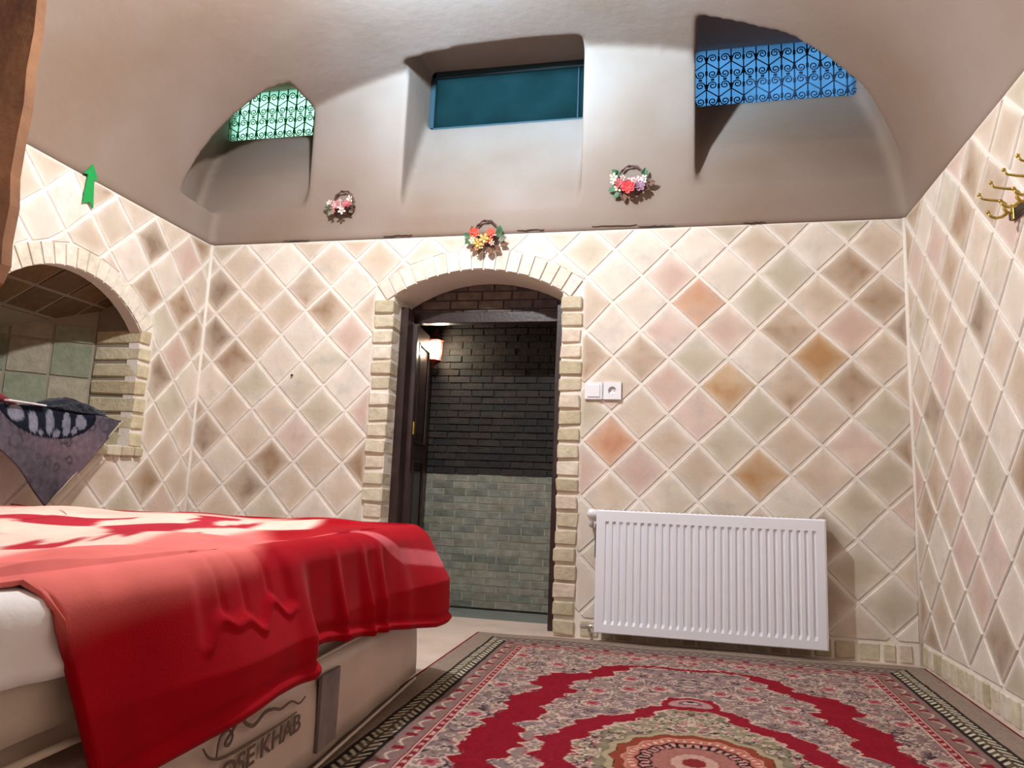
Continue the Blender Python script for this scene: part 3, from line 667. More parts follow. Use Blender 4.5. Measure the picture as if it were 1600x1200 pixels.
# ------------------------------------------------------------------ bed
BA = R_(4.56); BP = (-.84, 2.45)
def rounded(name, lo, hi, r, m, parent=None, nxyz=(14, 20, 4), amp=.004, seed=0, seams=()):
    """soft slab: subdivided rounded box with gentle puckers"""
    bm = bmesh.new(); add_box(bm, lo, hi, r, 4)
    for ax, n in zip((0, 1, 2), nxyz):
        for i in range(1, n):
            t = lo[ax]+r+(hi[ax]-lo[ax]-2*r)*i/n; no = Vector((0, 0, 0)); no[ax] = 1; p = Vector((0, 0, 0)); p[ax] = t
            bmesh.ops.bisect_plane(bm, geom=bm.verts[:]+bm.edges[:]+bm.faces[:], plane_co=p, plane_no=no)
    for v in bm.verts:
        x, y, z = v.co; n = math.sin(x*9+seed)*math.sin(y*11+seed*2)*amp+math.sin(y*23+z*30+seed)*amp*.5
        if x > hi[0]-r*1.2: v.co.x += n+sum(-.006*math.exp(-((z-s)/.006)**2) for s in seams)
        if z > hi[2]-r*.5: v.co.z += n
    return bmobj(name, bm, m, parent, True)
m_plas = mat('clear_wrapped_mattress', srgb(206, 190, 174), .38, noise=.12, nscale=3, bump=.12, bscale=9)
m_matt = mat('mattress_ticking', srgb(198, 184, 166), .7, noise=.1, nscale=4, bump=.15, bscale=12)
bed1 = tag(empty('mattress', (BP[0], BP[1], 0), BA), 'lower mattress in clear wrap with printed side, on the floor', 'mattress')
rounded('mattress_body', (-1.59, -2.1, .012), (0, 0, .285), .03, m_plas, bed1, nxyz=(8, 40, 5), seams=(.21,))
tube('piping', [(.004, -2.06, .262), (.006, -1.4, .262), (.004, -.7, .264), (.006, -.05, .262)], .004, m_plas, bed1)
tube('piping', [(.004, -2.06, .032), (.006, -1.4, .03), (.004, -.7, .03), (.006, -.05, .032)], .004, m_plas, bed1)
m_print = mat('faded_brown_print', srgb(104, 84, 72), .7); m_label = mat('grey_label', srgb(116, 108, 104), .5, noise=.35, nscale=14)
def side_text(word, ya, yb, z, size):
    """raised print, one mesh per letter, spread from ya to yb along the mattress side"""
    def outline(t):
        cu = bpy.data.curves.new('letter', 'FONT'); cu.body = t; cu.size = size; cu.extrude = .0008; cu.offset = .0006
        o = bpy.data.objects.new('letter', cu); C.objects.link(o); dg = bpy.context.evaluated_depsgraph_get(); dg.update(); me = bpy.data.meshes.new_from_object(o.evaluated_get(dg)); bpy.data.objects.remove(o); return me
    full = max(v.co.x for v in outline(word).vertices); k = (yb-ya)/full
    for i, ch in enumerate(word):
        if ch == ' ': continue
        me = outline(ch); w_ = max(v.co.x for v in me.vertices); x = max(v.co.x for v in outline(word[:i+1]).vertices)-w_
        me.materials.clear(); me.materials.append(m_print); o = bpy.data.objects.new('letter', me); link(o, bed1); o.location = (.0085, ya+x*k, z); o.rotation_euler = (R_(90), 0, R_(90)); o.scale = (k, 1, 1)
side_text('ROSE KHAB', -1.335, -.975, .142, .048)
bx = .0095
def ribbon(pts, wd, name):
    V = []; F = []
    for i, (y, z) in enumerate(pts):
        a = pts[max(0, i-1)]; b = pts[min(len(pts)-1, i+1)]; d = Vector((b[0]-a[0], b[1]-a[1])).normalized(); w = wd*(.35+.65*math.sin(math.pi*min(1, max(0.05, i/(len(pts)-1)))))
        for s, x in ((1, bx), (-1, bx), (-1, bx-.0016), (1, bx-.0016)): V.append((x, y-d.y*w*s, z+d.x*w*s))
    for i in range(len(pts)-1):
        for j in range(4): F.append((4*i+j, 4*i+(j+1) % 4, 4*i+4+(j+1) % 4, 4*i+4+j))
    return mesh(name, V, F, m_print, bed1)
def smoothpts(P, n=6):
    out = []
    for i in range(len(P)-1):
        p0, p1, p2, p3 = P[max(0, i-1)], P[i], P[i+1], P[min(len(P)-1, i+2)]
        for k in range(n):
            t = k/n; out.append(tuple(.5*((2*p1[j])+(-p0[j]+p2[j])*t+(2*p0[j]-5*p1[j]+4*p2[j]-p3[j])*t*t+(-p0[j]+3*p1[j]-3*p2[j]+p3[j])*t**3) for j in (0, 1)))
    return out+[P[-1]]
ribbon(smoothpts([(-1.31, .195), (-1.305, .222), (-1.28, .228), (-1.262, .214), (-1.272, .203), (-1.285, .209), (-1.265, .222), (-1.24, .236), (-1.215, .22), (-1.185, .209), (-1.145, .22), (-1.11, .217), (-1.075, .208), (-1.03, .21), (-.99, .196), (-.96, .202)]), .0036, 'logo_wave')
ribbon(smoothpts([(-1.355, .222), (-1.33, .2), (-1.28, .187), (-1.17, .182), (-1.07, .18), (-1.0, .182)]), .0028, 'logo_underline')
box('label_patch', (.002, -.875, .062), (.0105, -.765, .222), m_label, bed1, bev=.001)
bed2 = tag(empty('mattress', (BP[0], BP[1], 0), BA), 'upper mattress lying on the lower one under the red blanket', 'mattress')
rounded('mattress_body', (-1.59, -2.1, .302), (.004, .0, .500), .045, m_matt, bed2, nxyz=(8, 40, 4), seed=2)
tube('piping', [(.006, -2.05, .325), (.008, -1.3, .325), (.006, -.6, .325), (.006, -.05, .325)], .005, m_matt, bed2)

def profile(R0, top, x0, r):       # returns function of arclength s beyond the top edge -> (dx, z)
    def f(s):
        if s < 0: return x0-r+s, top
        L_ = r*math.pi/2
        if s < L_: a = s/r; return x0-r+r*math.sin(a), top-r+r*math.cos(a)
        return x0, top-r-(s-L_)
    return f
def grid_obj(name, G, cols, m, parent, thick):
    nu, nv = G.shape[:2]; V = G.reshape(-1, 3); F = [(i*nv+j, (i+1)*nv+j, (i+1)*nv+j+1, i*nv+j+1) for i in range(nu-1) for j in range(nv-1)]
    o = mesh(name, V, F, m, parent, True, cols=cols.reshape(-1, 3) if cols is not None else None)
    s = o.modifiers.new('t', 'SOLIDIFY'); s.thickness = thick; s.offset = -1
    dg = bpy.context.evaluated_depsgraph_get(); dg.update(); me = bpy.data.meshes.new_from_object(o.evaluated_get(dg)); o.modifiers.clear(); o.data = me; return o
# white sheet over the upper mattress
pf = profile(0, .509, .012, .04); nu, nv = 150, 46
G = np.zeros((nu, nv, 3))
for i in range(nu):
    y = -2.08+2.06*i/(nu-1)
    for j in range(nv):
        s = -.55+(.55+.063+.062+.02*math.sin(y*5)*0)*j/(nv-1); x, z = pf(s)
        wr = .006*math.sin(y*34+s*25)*max(0, min(1, (s+.1)*8))+.009*math.exp(-((z-.455+.12*(y+1.95))/.008)**2)*(s > 0)
        puff = .014*math.exp(-((y+1.86)/.09)**2)*max(0, min(1, (s+.15)*6))
        G[i, j] = (x+abs(wr)*(s > .03)+puff*.4*(s > 0), y, z+puff+.002*math.sin(y*21+x*30))
m_sheet = mat('white_cotton', srgb(238, 234, 232), .8, bump=.2, bscale=30)
sheet = tag(empty('bed_sheet', (BP[0], BP[1], 0), BA), 'white sheet wrapped over the upper mattress edge below the red blanket', 'sheet')
grid_obj('cloth', G, None, m_sheet, sheet, .003)

# red blanket
HEM = [(-2.2, .532), (-1.745, .532), (-1.715, .44), (-1.675, .32), (-1.645, .25), (-1.55, .262), (-1.45, .27), (-1.25, .28), (-1.10, .275), (-1.05, .285), (-1.02, .312), (-.96, .312), (-.8, .292), (-.5, .26), (-.2, .222), (.1, .212), (2, .2)]
def hem_z(y):
    return float(np.interp(y, [h[0] for h in HEM], [h[1] for h in HEM]))
TOPZ = .524; path = []; RC = .10
for y in np.linspace(-2.12, -RC, 260): path.append((0.018, y, 1, 0, y))
for a in np.linspace(0, math.pi/2, 26)[1:]: path.append((.018-RC+RC*math.cos(a), -RC+RC*math.sin(a)+.02, math.cos(a), math.sin(a), -RC+RC*a))
for x in np.linspace(-RC, -1.57, 46)[1:]: path.append((x, .02, 0, 1, -RC+RC*1.57+abs(x)-RC))
xl = -1.57; u0 = path[-1][4]
for a in np.linspace(0, math.pi/2, 14)[1:]: path.append((xl-.02-RC*math.sin(a)+RC*.9, .02-RC+RC*math.cos(a), -math.sin(a), math.cos(a), u0+RC*a))
for y in np.linspace(-RC, -2.12, 60)[1:]: path.append((xl-.03, y, -1, 0, u0+.2+abs(y)))
nv1, nv2 = 70, 60; nu = len(path); G = np.zeros((nu, nv1+nv2, 3)); K = np.zeros((nu, nv1+nv2, 3))
redc, deep, salmon, peach, pink = [np.array(srgb(*c)) for c in ((162, 4, 24), (150, 8, 24), (228, 118, 112), (240, 200, 184), (220, 110, 120))]
def sstep(a, b, x): t = max(0, min(1, (x-a)/(b-a))); return t*t*(3-2*t)
def blanket_colour(lx, ly, drop):
    """lx,ly = flat cloth coordinates (lx measured outwards from the bed edge)"""
    w = lambda f, p: math.sin(ly*f+p)*.5+math.sin(lx*f*1.3+p*2)*.5
    c = redc.copy()
    edge_s = .03+.014*w(9, 1)-max(0, (ly+1.25))*.55+max(0, -1.3-ly)*.12                 # salmon strip reaches over the side near the pillow end
    t = sstep(edge_s+.05, edge_s-.03, lx)*sstep(-.70, -.78, ly+.04*w(14, 3)); c = c*(1-t)+salmon*t
    t = sstep(-.20, -.24, lx+.03*w(7, 2))*sstep(-.28, -.40, ly+.1*w(9, 5)+lx*.2); c = c*(1-t)+peach*t
    for (px_, py_, rx, ry) in ((-.42, -.85, .10, .30), (-.62, -1.35, .16, .22), (-.36, -1.45, .05, .18), (-.8, -.7, .1, .2), (-.95, -1.3, .2, .3), (-.31, -1.1, .035, .14), (-.5, -.5, .05, .1)):
        d = math.hypot((lx-px_)/rx, (ly-py_)/ry)*(1+.25*math.sin(6*math.atan2((lx-px_)/rx, (ly-py_)/ry)+px_*9)); t = sstep(1.05, .9, d); c = c*(1-t)+(redc*1.1+np.array((.05, .02, .03)))*t
    # pale stripe swinging across the foot end
    sy = -.34+.0*lx; xx = float(np.interp(ly, [-1.3, -1.1, -.9, -.65, -.5, -.4, -.2, .05, .3], [-.2, -.11, -.07, -.01, .055, .10, .12, .15, .16])); hw = float(np.interp(ly, [-1.2, -.7, -.5, .1], [.005, .010, .020, .024]))
    t = sstep(hw+.005, hw-.003, abs(lx-xx))*sstep(-1.3, -1.2, ly)*.7; c = c*(1-t)+pink*t
    # embossed rose outline on the side
    return c
for i, (px_, py_, nx__, ny__, u_) in enumerate(path):
    hz = hem_z(u_) if u_ < 0 else .2
    cy = min(py_, -.5); cxs = -.82
    r = .045; La = r*math.pi/2; Ltot = La+(TOPZ-r-hz)
    fold = .003*math.sin(u_*13)+.034*sstep(-1.02, -1.14, u_)*sstep(-1.68, -1.35, u_)+.022*math.exp(-((u_+1.09)/.04)**2)
    fold += .040*sstep(-.42, -.12, u_)+.022*math.exp(-((u_+.88)/.020)**2)+.026*math.exp(-((u_+.70)/.022)**2)+.020*math.exp(-((u_+.57)/.022)**2)+.012*math.exp(-((u_+.40)/.05)**2)
    for j in range(nv1+nv2):
        if j < nv1:
            t = (1-j/nv1)**1.5; tx = cxs; ty = max(-1.9, min(-.62, py_)); x = (px_-nx__*r)*(1-t)+tx*t; y = (py_-ny__*r)*(1-t)+ty*t
            z = TOPZ+.006*math.sin(x*13+y*7)+.007*math.sin(y*17-x*9)*min(1, t*6)+.008*math.exp(-((y+.35-.3*x)/.03)**2)*min(1, t*8)
            z += .012*math.exp(-((y+1.72)/.1)**2)*max(0, 1-t*2)
            G[i, j] = (x, y, z); lx = -((px_-x)*nx__+(py_-y)*ny__) if u_ < 0 else x; ly = y
            K[i, j] = blanket_colour(min(lx, x) if u_ < 0 else x, ly, 0)
        else:
            s = Ltot*((j-nv1)/(nv2-1)); k_ = min(1, s/La); 
            if s < La: a = s/r; off, z = -r+r*math.sin(a), TOPZ-r+r*math.cos(a)
            else: off, z = 0, TOPZ-r-(s-La)
            d = max(0, s-La*.5); amt = min(1, d/.16)
            flare = .03*sstep(-.6, -.05, u_)*amt+.014*amt*min(1, max(0, (s/.3)))
            e = Ltot-s; roll = .009*math.exp(-((e-.012)/.008)**2)-.004*math.exp(-((e-.03)/.006)**2)
            o_ = off+max(-.002, fold*amt+.012*amt)+flare+roll*(Ltot > .08)
            x = px_+nx__*o_; y = py_+ny__*o_
            # embossed flower on the side
            lo = .425+.012*math.sin(u_*40)+.010*math.sin(u_*71+1); inw = sstep(-1.47, -1.43, u_)*sstep(-1.13, -1.16, u_)
            gr = inw*(-.007*sstep(lo-.004, lo+.010, z)*sstep(.53, .49, z)-.004*math.exp(-((z-lo)/.006)**2)+.004*math.exp(-((z-lo+.012)/.006)**2)-.0035*sum(math.exp(-((u_-q)/.007)**2) for q in (-1.38, -1.31, -1.22))*(z > lo))
            x += nx__*gr
            G[i, j] = (x, y, z); K[i, j] = blanket_colour(s, u_, s)
m_blanket = mat('plush_blanket', vcol=True, rough=.9, sheen=.04, noise=.12, nscale=9, bump=.06, bscale=260, spec=.06)
bl = tag(empty('blanket', (BP[0], BP[1], 0), BA), 'red plush blanket with pink and peach flowers draped over the bed', 'blanket')
grid_obj('blanket_cloth', G, K, m_blanket, bl, .007)

# ------------------------------------------------------------------ radiator
rad = tag(empty('radiator', (.13, 3.37, 0)), 'white ribbed panel radiator on the tiled wall right of the door', 'radiator')
rw, z0, z1 = .962, .05, .582; h2 = rw/2; pitch = rw/31
xsr = [-h2, -h2+.004]; dep = [.0, .0]
for k in range(29):
    c = -h2+pitch*(k+1.5); 
    xsr += [c-.0085, c-.0045, c+.0045, c+.0085]; dep += [0, 1, 1, 0]
xsr += [h2-.004, h2]; dep += [0, 0]
zsr = [z0, z0+.004, .088, .104, .5325, .534, z1-.004, z1]; fz = [0, 0, 0, 1, 1, 0, 0, 0]
V = []; F = []
for i, x in enumerate(xsr):
    for j, z in enumerate(zsr):
        y = .0085*dep[i]*fz[j]; 
        if i in (0, len(xsr)-1) or j in (0, len(zsr)-1): y = .004
        V.append((x, y, z))
nz_ = len(zsr); F = [(i*nz_+j, (i+1)*nz_+j, (i+1)*nz_+j+1, i*nz_+j+1) for i in range(len(xsr)-1) for j in range(nz_-1)]
mesh('front_panel', V, F, m_white, rad)
box('back_panel', (-h2+.004, .075, z0), (h2-.004, .083, z1), m_white, rad, bev=.002)
for s in (-1, 1): box('side_cover', (s*(h2-.001)-.004 if s > 0 else -h2-.002, .003, z0), (h2+.003 if s > 0 else -h2+.004, .086, z1+.002), m_white, rad, bev=.002)
box('top_grille', (-h2, .006, z1-.006), (h2, .086, z1+.002), m_white, rad, bev=.002)
V, F = join_geo([prism_geo([(-h2+.03+k*.0225, .02), (-h2+.042+k*.0225, .02), (-h2+.042+k*.0225, .07), (-h2+.03+k*.0225, .07)], lambda a, b, d: Vector((a, b, z1+.0015+.001*d))) for k in range(41)])
mesh('vent_slot', V, F, m_black, rad)
box('bottom_rail', (-h2+.004, .01, z0-.001), (h2-.004, .08, z0+.004), mat('grey_shadow_metal', srgb(170, 170, 175), .5), rad)
for sx in (-.3, .3): box('wall_bracket', (sx-.015, .083, .15), (sx+.015, .129, .5), m_white, rad, bev=.002)
V, F = lathe_geo([(.004, -.004), (.016, 0), (.0215, .008), (.0225, .022), (.02, .034), (.013, .045), (.011, .055)], 18, (-h2-.044, .035, .565), 'x')
V = [Vector(v) for v in V]; mesh('thermostat_knob', V, F, m_plastic, rad, True)
tube('valve_body', [(-h2-.03, .045, .565), (-h2-.03, .045, .525), (-h2-.03, .06, .51)], .012, m_plastic, rad)
tube('valve_body', [(-h2+.002, .04, .54), (-h2-.03, .045, .54)], .008, m_chrome, rad)
tube('supply_pipe', [(-h2-.03, .06, .51), (-h2-.028, .1, .5), (-h2-.028, .128, .5)], .007, m_chrome, rad)
box('side_pad', (-h2-.010, .03, .37), (-h2-.002, .07, .52), mat('dark_grey_rubber', (.08, .08, .08), .7), rad, bev=.002)
lv = tube('lower_valve', [(-h2+.002, .05, .068), (-h2-.02, .05, .068), (-h2-.05, .05, .066)], [.009, .011, .009], m_chrome, rad, n=10)
V, F = lathe_geo([(.006, -.018), (.013, -.014), (.013, .01), (.006, .014)], 8, (-h2-.052, .05, .066), 'x'); mesh('lower_valve_nut', V, F, m_chrome, rad)
tube('supply_pipe', [(-h2-.03, .05, .06), (-h2-.03, .07, .04), (-h2-.03, .105, .03), (-h2-.03, .128, .03)], .007, m_chrome, rad)

# ------------------------------------------------------------------ switch and socket, nail
sw = tag(empty('light_switch', (-.391, 3.494, 1.14)), 'plain white square light switch beside the door bricks', 'switch')
box('cover', (-.042, -.014, -.042), (.042, .004, .042), m_plastic, sw, bev=.003, seg=2); box('rocker', (-.031, -.019, -.031), (.031, -.013, .031), m_plastic, sw, bev=.003)
so = tag(empty('wall_socket', (-.303, 3.494, 1.142)), 'white square wall socket with round outlet, right of the switch', 'socket')
n = 24; V = []; F = []
for rr, yy in ((.0195, -.014), (.0195, .0), (.0, .0)):
    for j in range(n): V.append((rr*math.cos(2*math.pi*j/n), yy, rr*math.sin(2*math.pi*j/n)))
for j in range(n): F.append((j, (j+1) % n, n+(j+1) % n, n+j)); F.append((n+j, n+(j+1) % n, 2*n+(j+1) % n, 2*n+j))
sq = []
for j in range(n):
    a = 2*math.pi*j/n; cx, cz = math.cos(a), math.sin(a); k = .042/max(abs(cx), abs(cz)); V.append((cx*k, -.014, cz*k)); sq.append(3*n+j)
for j in range(n): V.append((V[3*n+j][0], .004, V[3*n+j][2]))
for j in range(n): F.append((j, (j+1) % n, 3*n+(j+1) % n, 3*n+j)); F.append((3*n+j, 3*n+(j+1) % n, 4*n+(j+1) % n, 4*n+j))
mesh('cover', V, F, m_plastic, so)
for s in (-1, 1):
    V, F = lathe_geo([(.0025, -.001), (.0025, .0005)], 10, (s*.009, -.001, 0), 'y'); mesh('contact_hole', V, F, m_black, so)
    box('earth_clip', (-.003, -.010, s*.0185-.0015), (.003, -.001, s*.0185+.0015), m_chrome, so)
V, F = lathe_geo([(.003, .008), (.003, -.008), (.007, -.009), (.006, -.012)], 10, (0, 0, 0), 'y')
tag(mesh('nail', V, F, mat('rusty_nail', srgb(90, 70, 60), .5, metal=.6), loc=(-1.981, 3.494, 1.211)), 'single nail head in the tiles left of the door', 'nail')

# ------------------------------------------------------------------ green arrow
ap = [(2.601, 2.008), (2.56, 1.948), (2.582, 1.952), (2.572, 1.816), (2.606, 1.836), (2.632, 1.816), (2.617, 1.943), (2.638, 1.949)]
ac = (2.6, 1.91); V, F = prism_geo([(a-ac[0], b-ac[1]) for a, b in ap], lambda a, b, d: Vector((.005*d+.0+.0*b, a, b)))
tag(mesh('arrow_sign', V, F, m_green, loc=(XL+.012, ac[0], ac[1])), 'flat green arrow pointing up, on the left wall above the niche', 'sign')

# ------------------------------------------------------------------ flower baskets
m_wick = mat('brown_wicker', srgb(104, 72, 66), .8, noise=.3, nscale=60, bump=.5, bscale=200)
FM = {}
def petal_mat(c):
    if c not in FM: FM[c] = mat('petal_%d' % len(FM), srgb(*c), .6, noise=.12, nscale=80)
    return FM[c]
m_leafg = mat('leaf_green', srgb(70, 108, 72), .6, noise=.2, nscale=60); m_leafd = mat('leaf_grey_green', srgb(120, 122, 100), .7, noise=.2, nscale=60); m_leafb = mat('leaf_brown', srgb(116, 82, 62), .8, noise=.2, nscale=60)
m_ctr = mat('flower_centre', srgb(214, 170, 90), .7)
def flower_geo(r, petals, rose):
    V = []; F = []
    layers = ((1, 0, 0), (.72, .35, .004), (.45, .8, .008)) if rose else ((1, 0, 0),)
    for sc, tw, lift in layers:
        for k in range(petals):
            a = 2*math.pi*k/petals+tw; b = len(V)
            w_ = .66 if rose else .56
            for (rr, da, hh) in ((.12, 0, 0), (.6, -w_, .25), (.95, -w_*.55, .35), (1.05, 0, .28), (.95, w_*.55, .35), (.6, w_, .25), (.6, 0, .12)):
                V.append(Vector((r*sc*rr*math.cos(a+da*.9), -r*hh*(1.6 if rose else 1)*sc-lift-.001*k, r*sc*rr*math.sin(a+da*.9))))
            F += [(b, b+1, b+6), (b+1, b+2, b+6), (b+2, b+3, b+6), (b+3, b+4, b+6), (b+4, b+5, b+6), (b+5, b, b+6)]
    return V, F
def leaf_geo(l, w):
    return [Vector(p) for p in ((0, 0, 0), (-w, -.004, l*.35), (-w*.7, -.007, l*.7), (0, -.003, l), (w*.7, -.007, l*.7), (w, -.004, l*.35), (0, 0, l*.5))], [(0, 1, 6), (1, 2, 6), (2, 3, 6), (3, 4, 6), (4, 5, 6), (5, 0, 6)]
def basket(loc, label, sc, flowers, leaves, tilt=0):
    t = tag(empty('flower_basket', loc), label, 'flower basket', 'flower baskets hung over the door'); t.rotation_euler = (0, tilt, 0)
    R = .060*sc
    for k, dy in enumerate((0, -.006)):
        pts = [(R*math.cos(a), -.016+dy+.003*math.sin(a*9+k*2), R*1.12*math.sin(a)+.03*sc+.0025*math.cos(a*9+k*2)) for a in np.linspace(-.25, math.pi+.25, 40)]
        tube('handle', pts, .0042, m_wick, t, n=6)
    parts = []
    for k in range(6):                 # woven bowl: stacked half hoops
        zz = .008-k*.0095*sc; rr = R*1.05*math.sqrt(max(.05, 1-(k/6.3)**2))
        parts.append(tube_geo([(rr*math.cos(a), -.004-.75*rr*abs(math.sin(a))*.7-.002*math.sin(a*14+k*math.pi), zz) for a in np.linspace(0, math.pi, 26)], .0052, 6))
    V, F = join_geo(parts); mesh('bowl', V, F, m_wick, t, True)
    for (x, z, r, c, rose) in flowers:
        V, F = flower_geo(r*sc, 5 if not rose else 6, rose); f = mesh('flower', V, F, petal_mat(c), t, False, loc=(x*sc, -.05-random.uniform(0, .012), z*sc)); f.rotation_euler = (random.uniform(-.3, .3), random.uniform(0, 6), random.uniform(-.3, .3))
        if not rose: V, F = lathe_geo([(r*.22*sc, 0), (r*.2*sc, -.004), (.001, -.006)], 8, (0, -.003, 0), 'y'); mesh('flower_centre', V, F, m_ctr, f)
    for (x, z, l, an, mm) in leaves:
        V, F = leaf_geo(l*sc, l*.34*sc); lf = mesh('leaf', V, F, mm, t, False, loc=(x*sc*.82, -.03, z*sc*.8)); lf.rotation_euler = (random.uniform(-.2, .5), an, random.uniform(-.5, .5))
G_, D_, B_ = m_leafg, m_leafd, m_leafb
basket((-.955, 3.492, 1.915), 'flower basket with coral and yellow blooms right above the door arch', 1.0,
       [(-.055, .02, .027, (232, 104, 84), True), (.035, .015, .024, (236, 110, 90), True), (.0, -.012, .026, (244, 190, 110), False), (-.03, -.035, .026, (240, 178, 96), False), (.03, -.02, .022, (240, 150, 110), False), (-.06, -.018, .018, (232, 226, 190), False), (-.012, -.05, .018, (228, 196, 140), False), (.045, -.038, .014, (236, 200, 186), False), (-.035, -.064, .014, (206, 150, 100), False)],
       [(-.09, .01, .05, -1.2, G_), (-.085, -.01, .045, -1.9, G_), (-.07, .035, .04, -.5, G_), (.075, .0, .055, .5, G_), (.085, .02, .05, .1, G_), (.08, -.02, .05, 1.3, D_), (.09, -.035, .045, 1.8, B_), (.06, -.05, .05, 2.4, B_), (.02, -.06, .05, 2.9, B_), (-.02, -.065, .045, 3.4, B_), (-.055, -.05, .045, 3.9, B_), (.04, -.065, .045, 3.1, B_)])
basket((-1.755, 3.492, 2.12), 'flower basket with small pale pink blooms on the plaster left of the door', .95,
       [(-.02, .0, .026, (214, 160, 162), True), (.045, -.005, .026, (196, 112, 118), True), (.01, -.015, .022, (228, 190, 190), False), (.062, .03, .022, (238, 228, 224), False), (.018, -.038, .023, (234, 214, 212), False), (-.06, .012, .018, (232, 214, 206), False), (-.03, -.035, .02, (190, 130, 136), False), (.0, .018, .016, (224, 180, 180), False)],
       [(-.08, .005, .055, -1.6, D_), (-.07, -.015, .05, -2.1, D_), (-.055, -.03, .045, -2.4, D_), (.075, .01, .035, 1.2, D_), (-.055, .03, .03, -.4, D_), (.05, -.03, .035, 2, D_)])
basket((-.23, 3.492, 2.165), 'flower basket with one large coral rose on the plaster right of the door', 1.0,
       [(-.008, -.032, .034, (232, 84, 84), True), (-.055, -.01, .026, (200, 110, 110), True), (.042, -.03, .026, (176, 136, 156), True), (-.085, .028, .02, (236, 222, 206), False), (-.08, .002, .018, (228, 216, 190), False), (-.062, -.03, .02, (232, 204, 180), False), (.0, .0, .019, (236, 196, 196), False), (.03, .002, .022, (232, 190, 200), False), (.056, -.008, .02, (230, 206, 214), False), (.062, .014, .017, (226, 206, 200), False), (-.04, .02, .015, (222, 180, 170), False)],
       [(-.07, .05, .05, -.8, G_), (-.08, .045, .035, -.1, G_), (.075, .03, .055, .1, G_), (.075, .0, .045, .9, D_), (.09, -.01, .05, 1.4, B_), (-.08, -.02, .05, -1.8, G_), (-.06, -.045, .05, -2.3, G_), (-.05, -.055, .05, 2.9, B_), (-.01, -.06, .045, 2.6, B_), (.08, -.03, .035, 2.2, B_), (-.09, .015, .035, -1.1, G_)])

# ------------------------------------------------------------------ coat hooks on the right wall
hr = tag(empty('coat_rack', (XR, 2.42, 1.54)), 'dark wooden coat rail with brass double hooks on the right wall', 'coat rack')
box('rail', (-.022, -.85, -.022), (-.004, .0, .010), m_dwood, hr, bev=.004)
hook0 = None
for k in range(9):
    y = -.035-k*.088
    h = empty('hook'); h.parent = hr; h.scale = (.9, .85, .85); h.location = (-.022, y, -.004)
    if hook0 is None:
        A = tube('upper_arm', [(0, 0, -.004), (-.018, 0, -.002), (-.026, 0, .012), (-.022, 0, .03), (-.035, 0, .042), (-.065, 0, .046), (-.09, 0, .052), (-.098, 0, .064)], [.005, .006, .0065, .0065, .0055, .0048, .004, .0035], m_brass, h, n=8)
        B = tube('lower_arm', [(-.018, 0, -.004), (-.034, 0, -.018), (-.052, 0, -.022), (-.068, 0, -.014), (-.074, 0, -.002)], [.0055, .006, .0055, .0045, .004], m_brass, h, n=8)
        V, F = lathe_geo([(.001, -.007), (.005, -.005), (.007, 0), (.005, .005), (.001, .007)], 8); K1 = mesh('ball_tip', V, F, m_brass, h, True, loc=(-.099, 0, .068)); K2 = mesh('ball_tip', V, F, m_brass, h, True, loc=(-.075, 0, .001))
        Pl = box('back_plate', (-.004, -.010, -.03), (.0, .010, .03), m_brass, h, bev=.002); hook0 = (A, B, K1, K2, Pl)
    else:
        for o in hook0: c = o.copy(); link(c, h)
bpy.context.view_layer.update()

# ------------------------------------------------------------------ textiles on the niche sill
cx0 = -2.40
m_navy = mat('navy_fleece', srgb(26, 30, 44), .95, sheen=.3, bump=.9, bscale=180, spec=.1)
fb_ = tag(empty('folded_blanket', (-2.6, 2.5, .79)), 'dark folded bedding under the hanging cloth on the niche sill', 'bedding')
for k, (zz, hh) in enumerate(((.0, .042), (.044, .04))):
    bm = bmesh.new(); add_box(bm, (-.2, -.28, zz), (.13, .27-.02*k, zz+hh), .018, 3); bmobj('fold', bm, m_navy, fb_, True)
# cloth with hanging corner (square cloth turned 45 degrees)
nu, nv = 110, 90; G = np.zeros((nu, nv, 3)); K = np.zeros((nu, nv, 3))
ca_, cb, cc_, cd_ = [np.array(srgb(*c)) for c in ((112, 96, 104), (84, 78, 86), (24, 28, 42), (120, 122, 136))]
r2 = random.Random(4); blobs = [(r2.uniform(2.0, 2.8), r2.uniform(.5, .9), r2.uniform(.01, .03)) for _ in range(70)]
for i in range(nu):
    a = 2.06+.74*i/(nu-1)
    for j in range(nv):
        # b: 0 at the back of the sill, 1 at the lower hem
        zl = .525+abs(a-2.461)*1.10 if a > 2.461 else .525+(2.461-a)*.84
        zl = min(zl, .895); b = j/(nv-1); back = .30*(1-max(0, (a-2.7)/.1)*.6)
        Lb = .3; Ld = .9-zl; s = b*(Lb+Ld)
        if s < Lb: x, z = -2.70+s*(cx0+2.70)/Lb, .893+.006*math.sin(a*20+s*15)
        else:
            d = s-Lb; x, z = cx0+.012*math.sin(d*8)+.01*math.sin(a*17)*min(1, d*6)-.02*d, .893-d
            if d < .02: z = .893-d*.6
        G[i, j] = (x, a+.004*math.sin(z*40), z)
        d = math.hypot((a-2.42)/.235, (z-.905)/.125); c = ca_*(.5+.5*math.sin(a*9+z*13))+cb*(.5-.5*math.sin(a*9+z*13))
        for (ba, bz, br) in blobs:
            q = math.hypot(a-ba, z-bz)
            if abs(q-br) < .004: c = cb*.7
        if d < 1: c = cc_
        if .93 < d < 1: c = cc_*.6
        for (ba, bz, ra, rz) in ((2.26, .865, .035, .03), (2.335, .835, .022, .045), (2.415, .845, .02, .05), (2.50, .845, .02, .05), (2.455, .80, .018, .018), (2.57, .86, .028, .03), (2.375, .80, .012, .012), (2.54, .82, .012, .02)):
            if math.hypot((a-ba)/ra, (z-bz)/rz) < 1 and d < .93: c = cd_
        K[i, j] = c
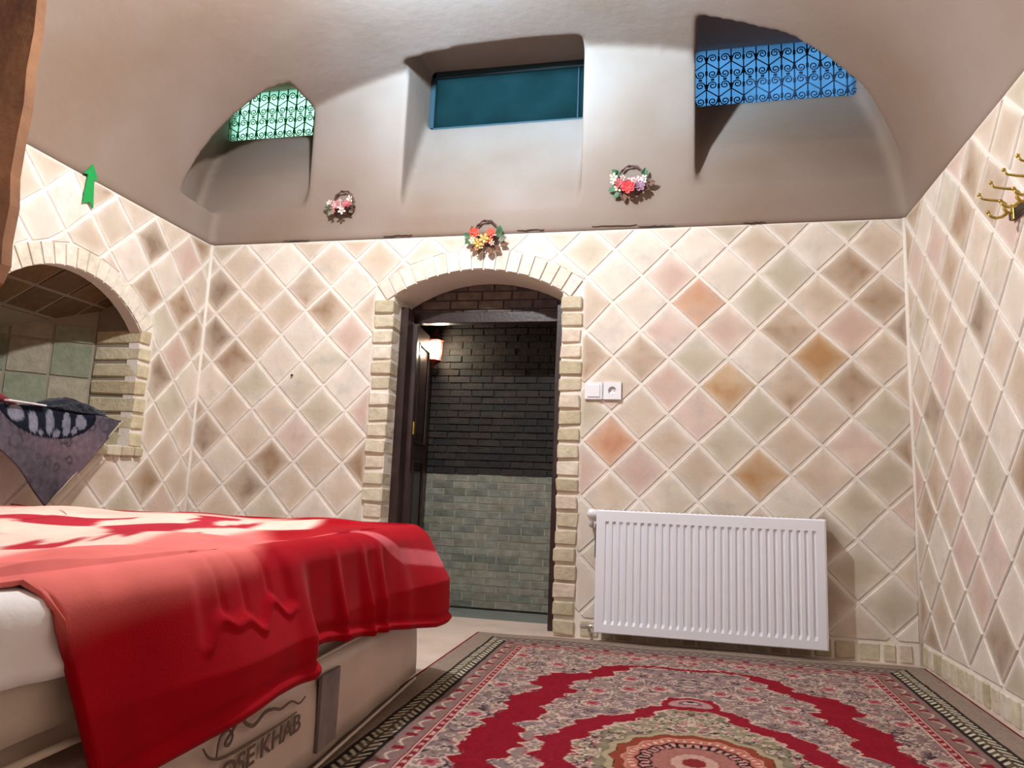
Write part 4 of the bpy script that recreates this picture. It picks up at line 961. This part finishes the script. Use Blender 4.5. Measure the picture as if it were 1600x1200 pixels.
cl = tag(empty('draped_cloth', (0, 0, 0)), 'purple-grey patterned cloth with a pointed corner hanging from the niche sill', 'cloth')
grid_obj('cloth', G, K, mat('patterned_woven_cloth', vcol=True, rough=.9, noise=.25, nscale=40, bump=.4, bscale=220, spec=.1), cl, .006)
tube('hem_edge', [(cx0+.008, 2.80, .892), (cx0+.004, 2.63, .708), (cx0-.002, 2.47, .533)], .0035, mat('pale_hem', srgb(176, 160, 140), .8), cl)
# navy fleece heap on the cloth
bm = bmesh.new(); bmesh.ops.create_icosphere(bm, subdivisions=5, radius=1)
for v in bm.verts:
    x, y, z = v.co; n = 1+.10*math.sin(x*5+y*4)*math.sin(z*6+1)+.04*math.sin(x*19+z*17)*math.sin(y*23)+random.uniform(-.02, .02)
    zz = z*.052*n if z > 0 else z*.006
    zz *= .55+.6*math.exp(-((y+.15)/.45)**2)
    v.co = Vector((x*.10*n, y*.20*n, zz))
tag(bmobj('fleece_hat', bm, m_navy, None, True, loc=(-2.52, 2.62, .905)), 'dark navy fleece heap lying on top of the patterned cloth', 'fleece')
# small things further left on the sill
bm = bmesh.new(); add_box(bm, (-.012, -.085, 0), (.012, .085, .006), .002, 2)
tag(bmobj('paper_strip', bm, mat('glossy_white_card', srgb(235, 235, 238), .25), None, False, loc=(-2.388, 2.29, .9015)), 'thin glossy white strip lying on the patterned cloth edge', 'card')
V, F = [], []
for i in range(9):
    t = i/8; rr = .035*(1-t)**.8+.0015
    for j in range(12):
        a = 2*math.pi*j/12; V.append((rr*.9*math.cos(a), t*.16, .03*(1-t)+rr*.8*math.sin(a)))
for i in range(8):
    for j in range(12): F.append((i*12+j, i*12+(j+1) % 12, (i+1)*12+(j+1) % 12, (i+1)*12+j))
F.append(tuple(range(12))); F.append(tuple(96+j for j in range(12)))
tag(mesh('red_cloth', V, F, mat('dark_red_cloth', srgb(120, 20, 30), .8, sheen=.3), None, True, loc=(-2.45, 2.155, .90)), 'pointed tip of a dark red cloth at the left end of the sill', 'cloth')
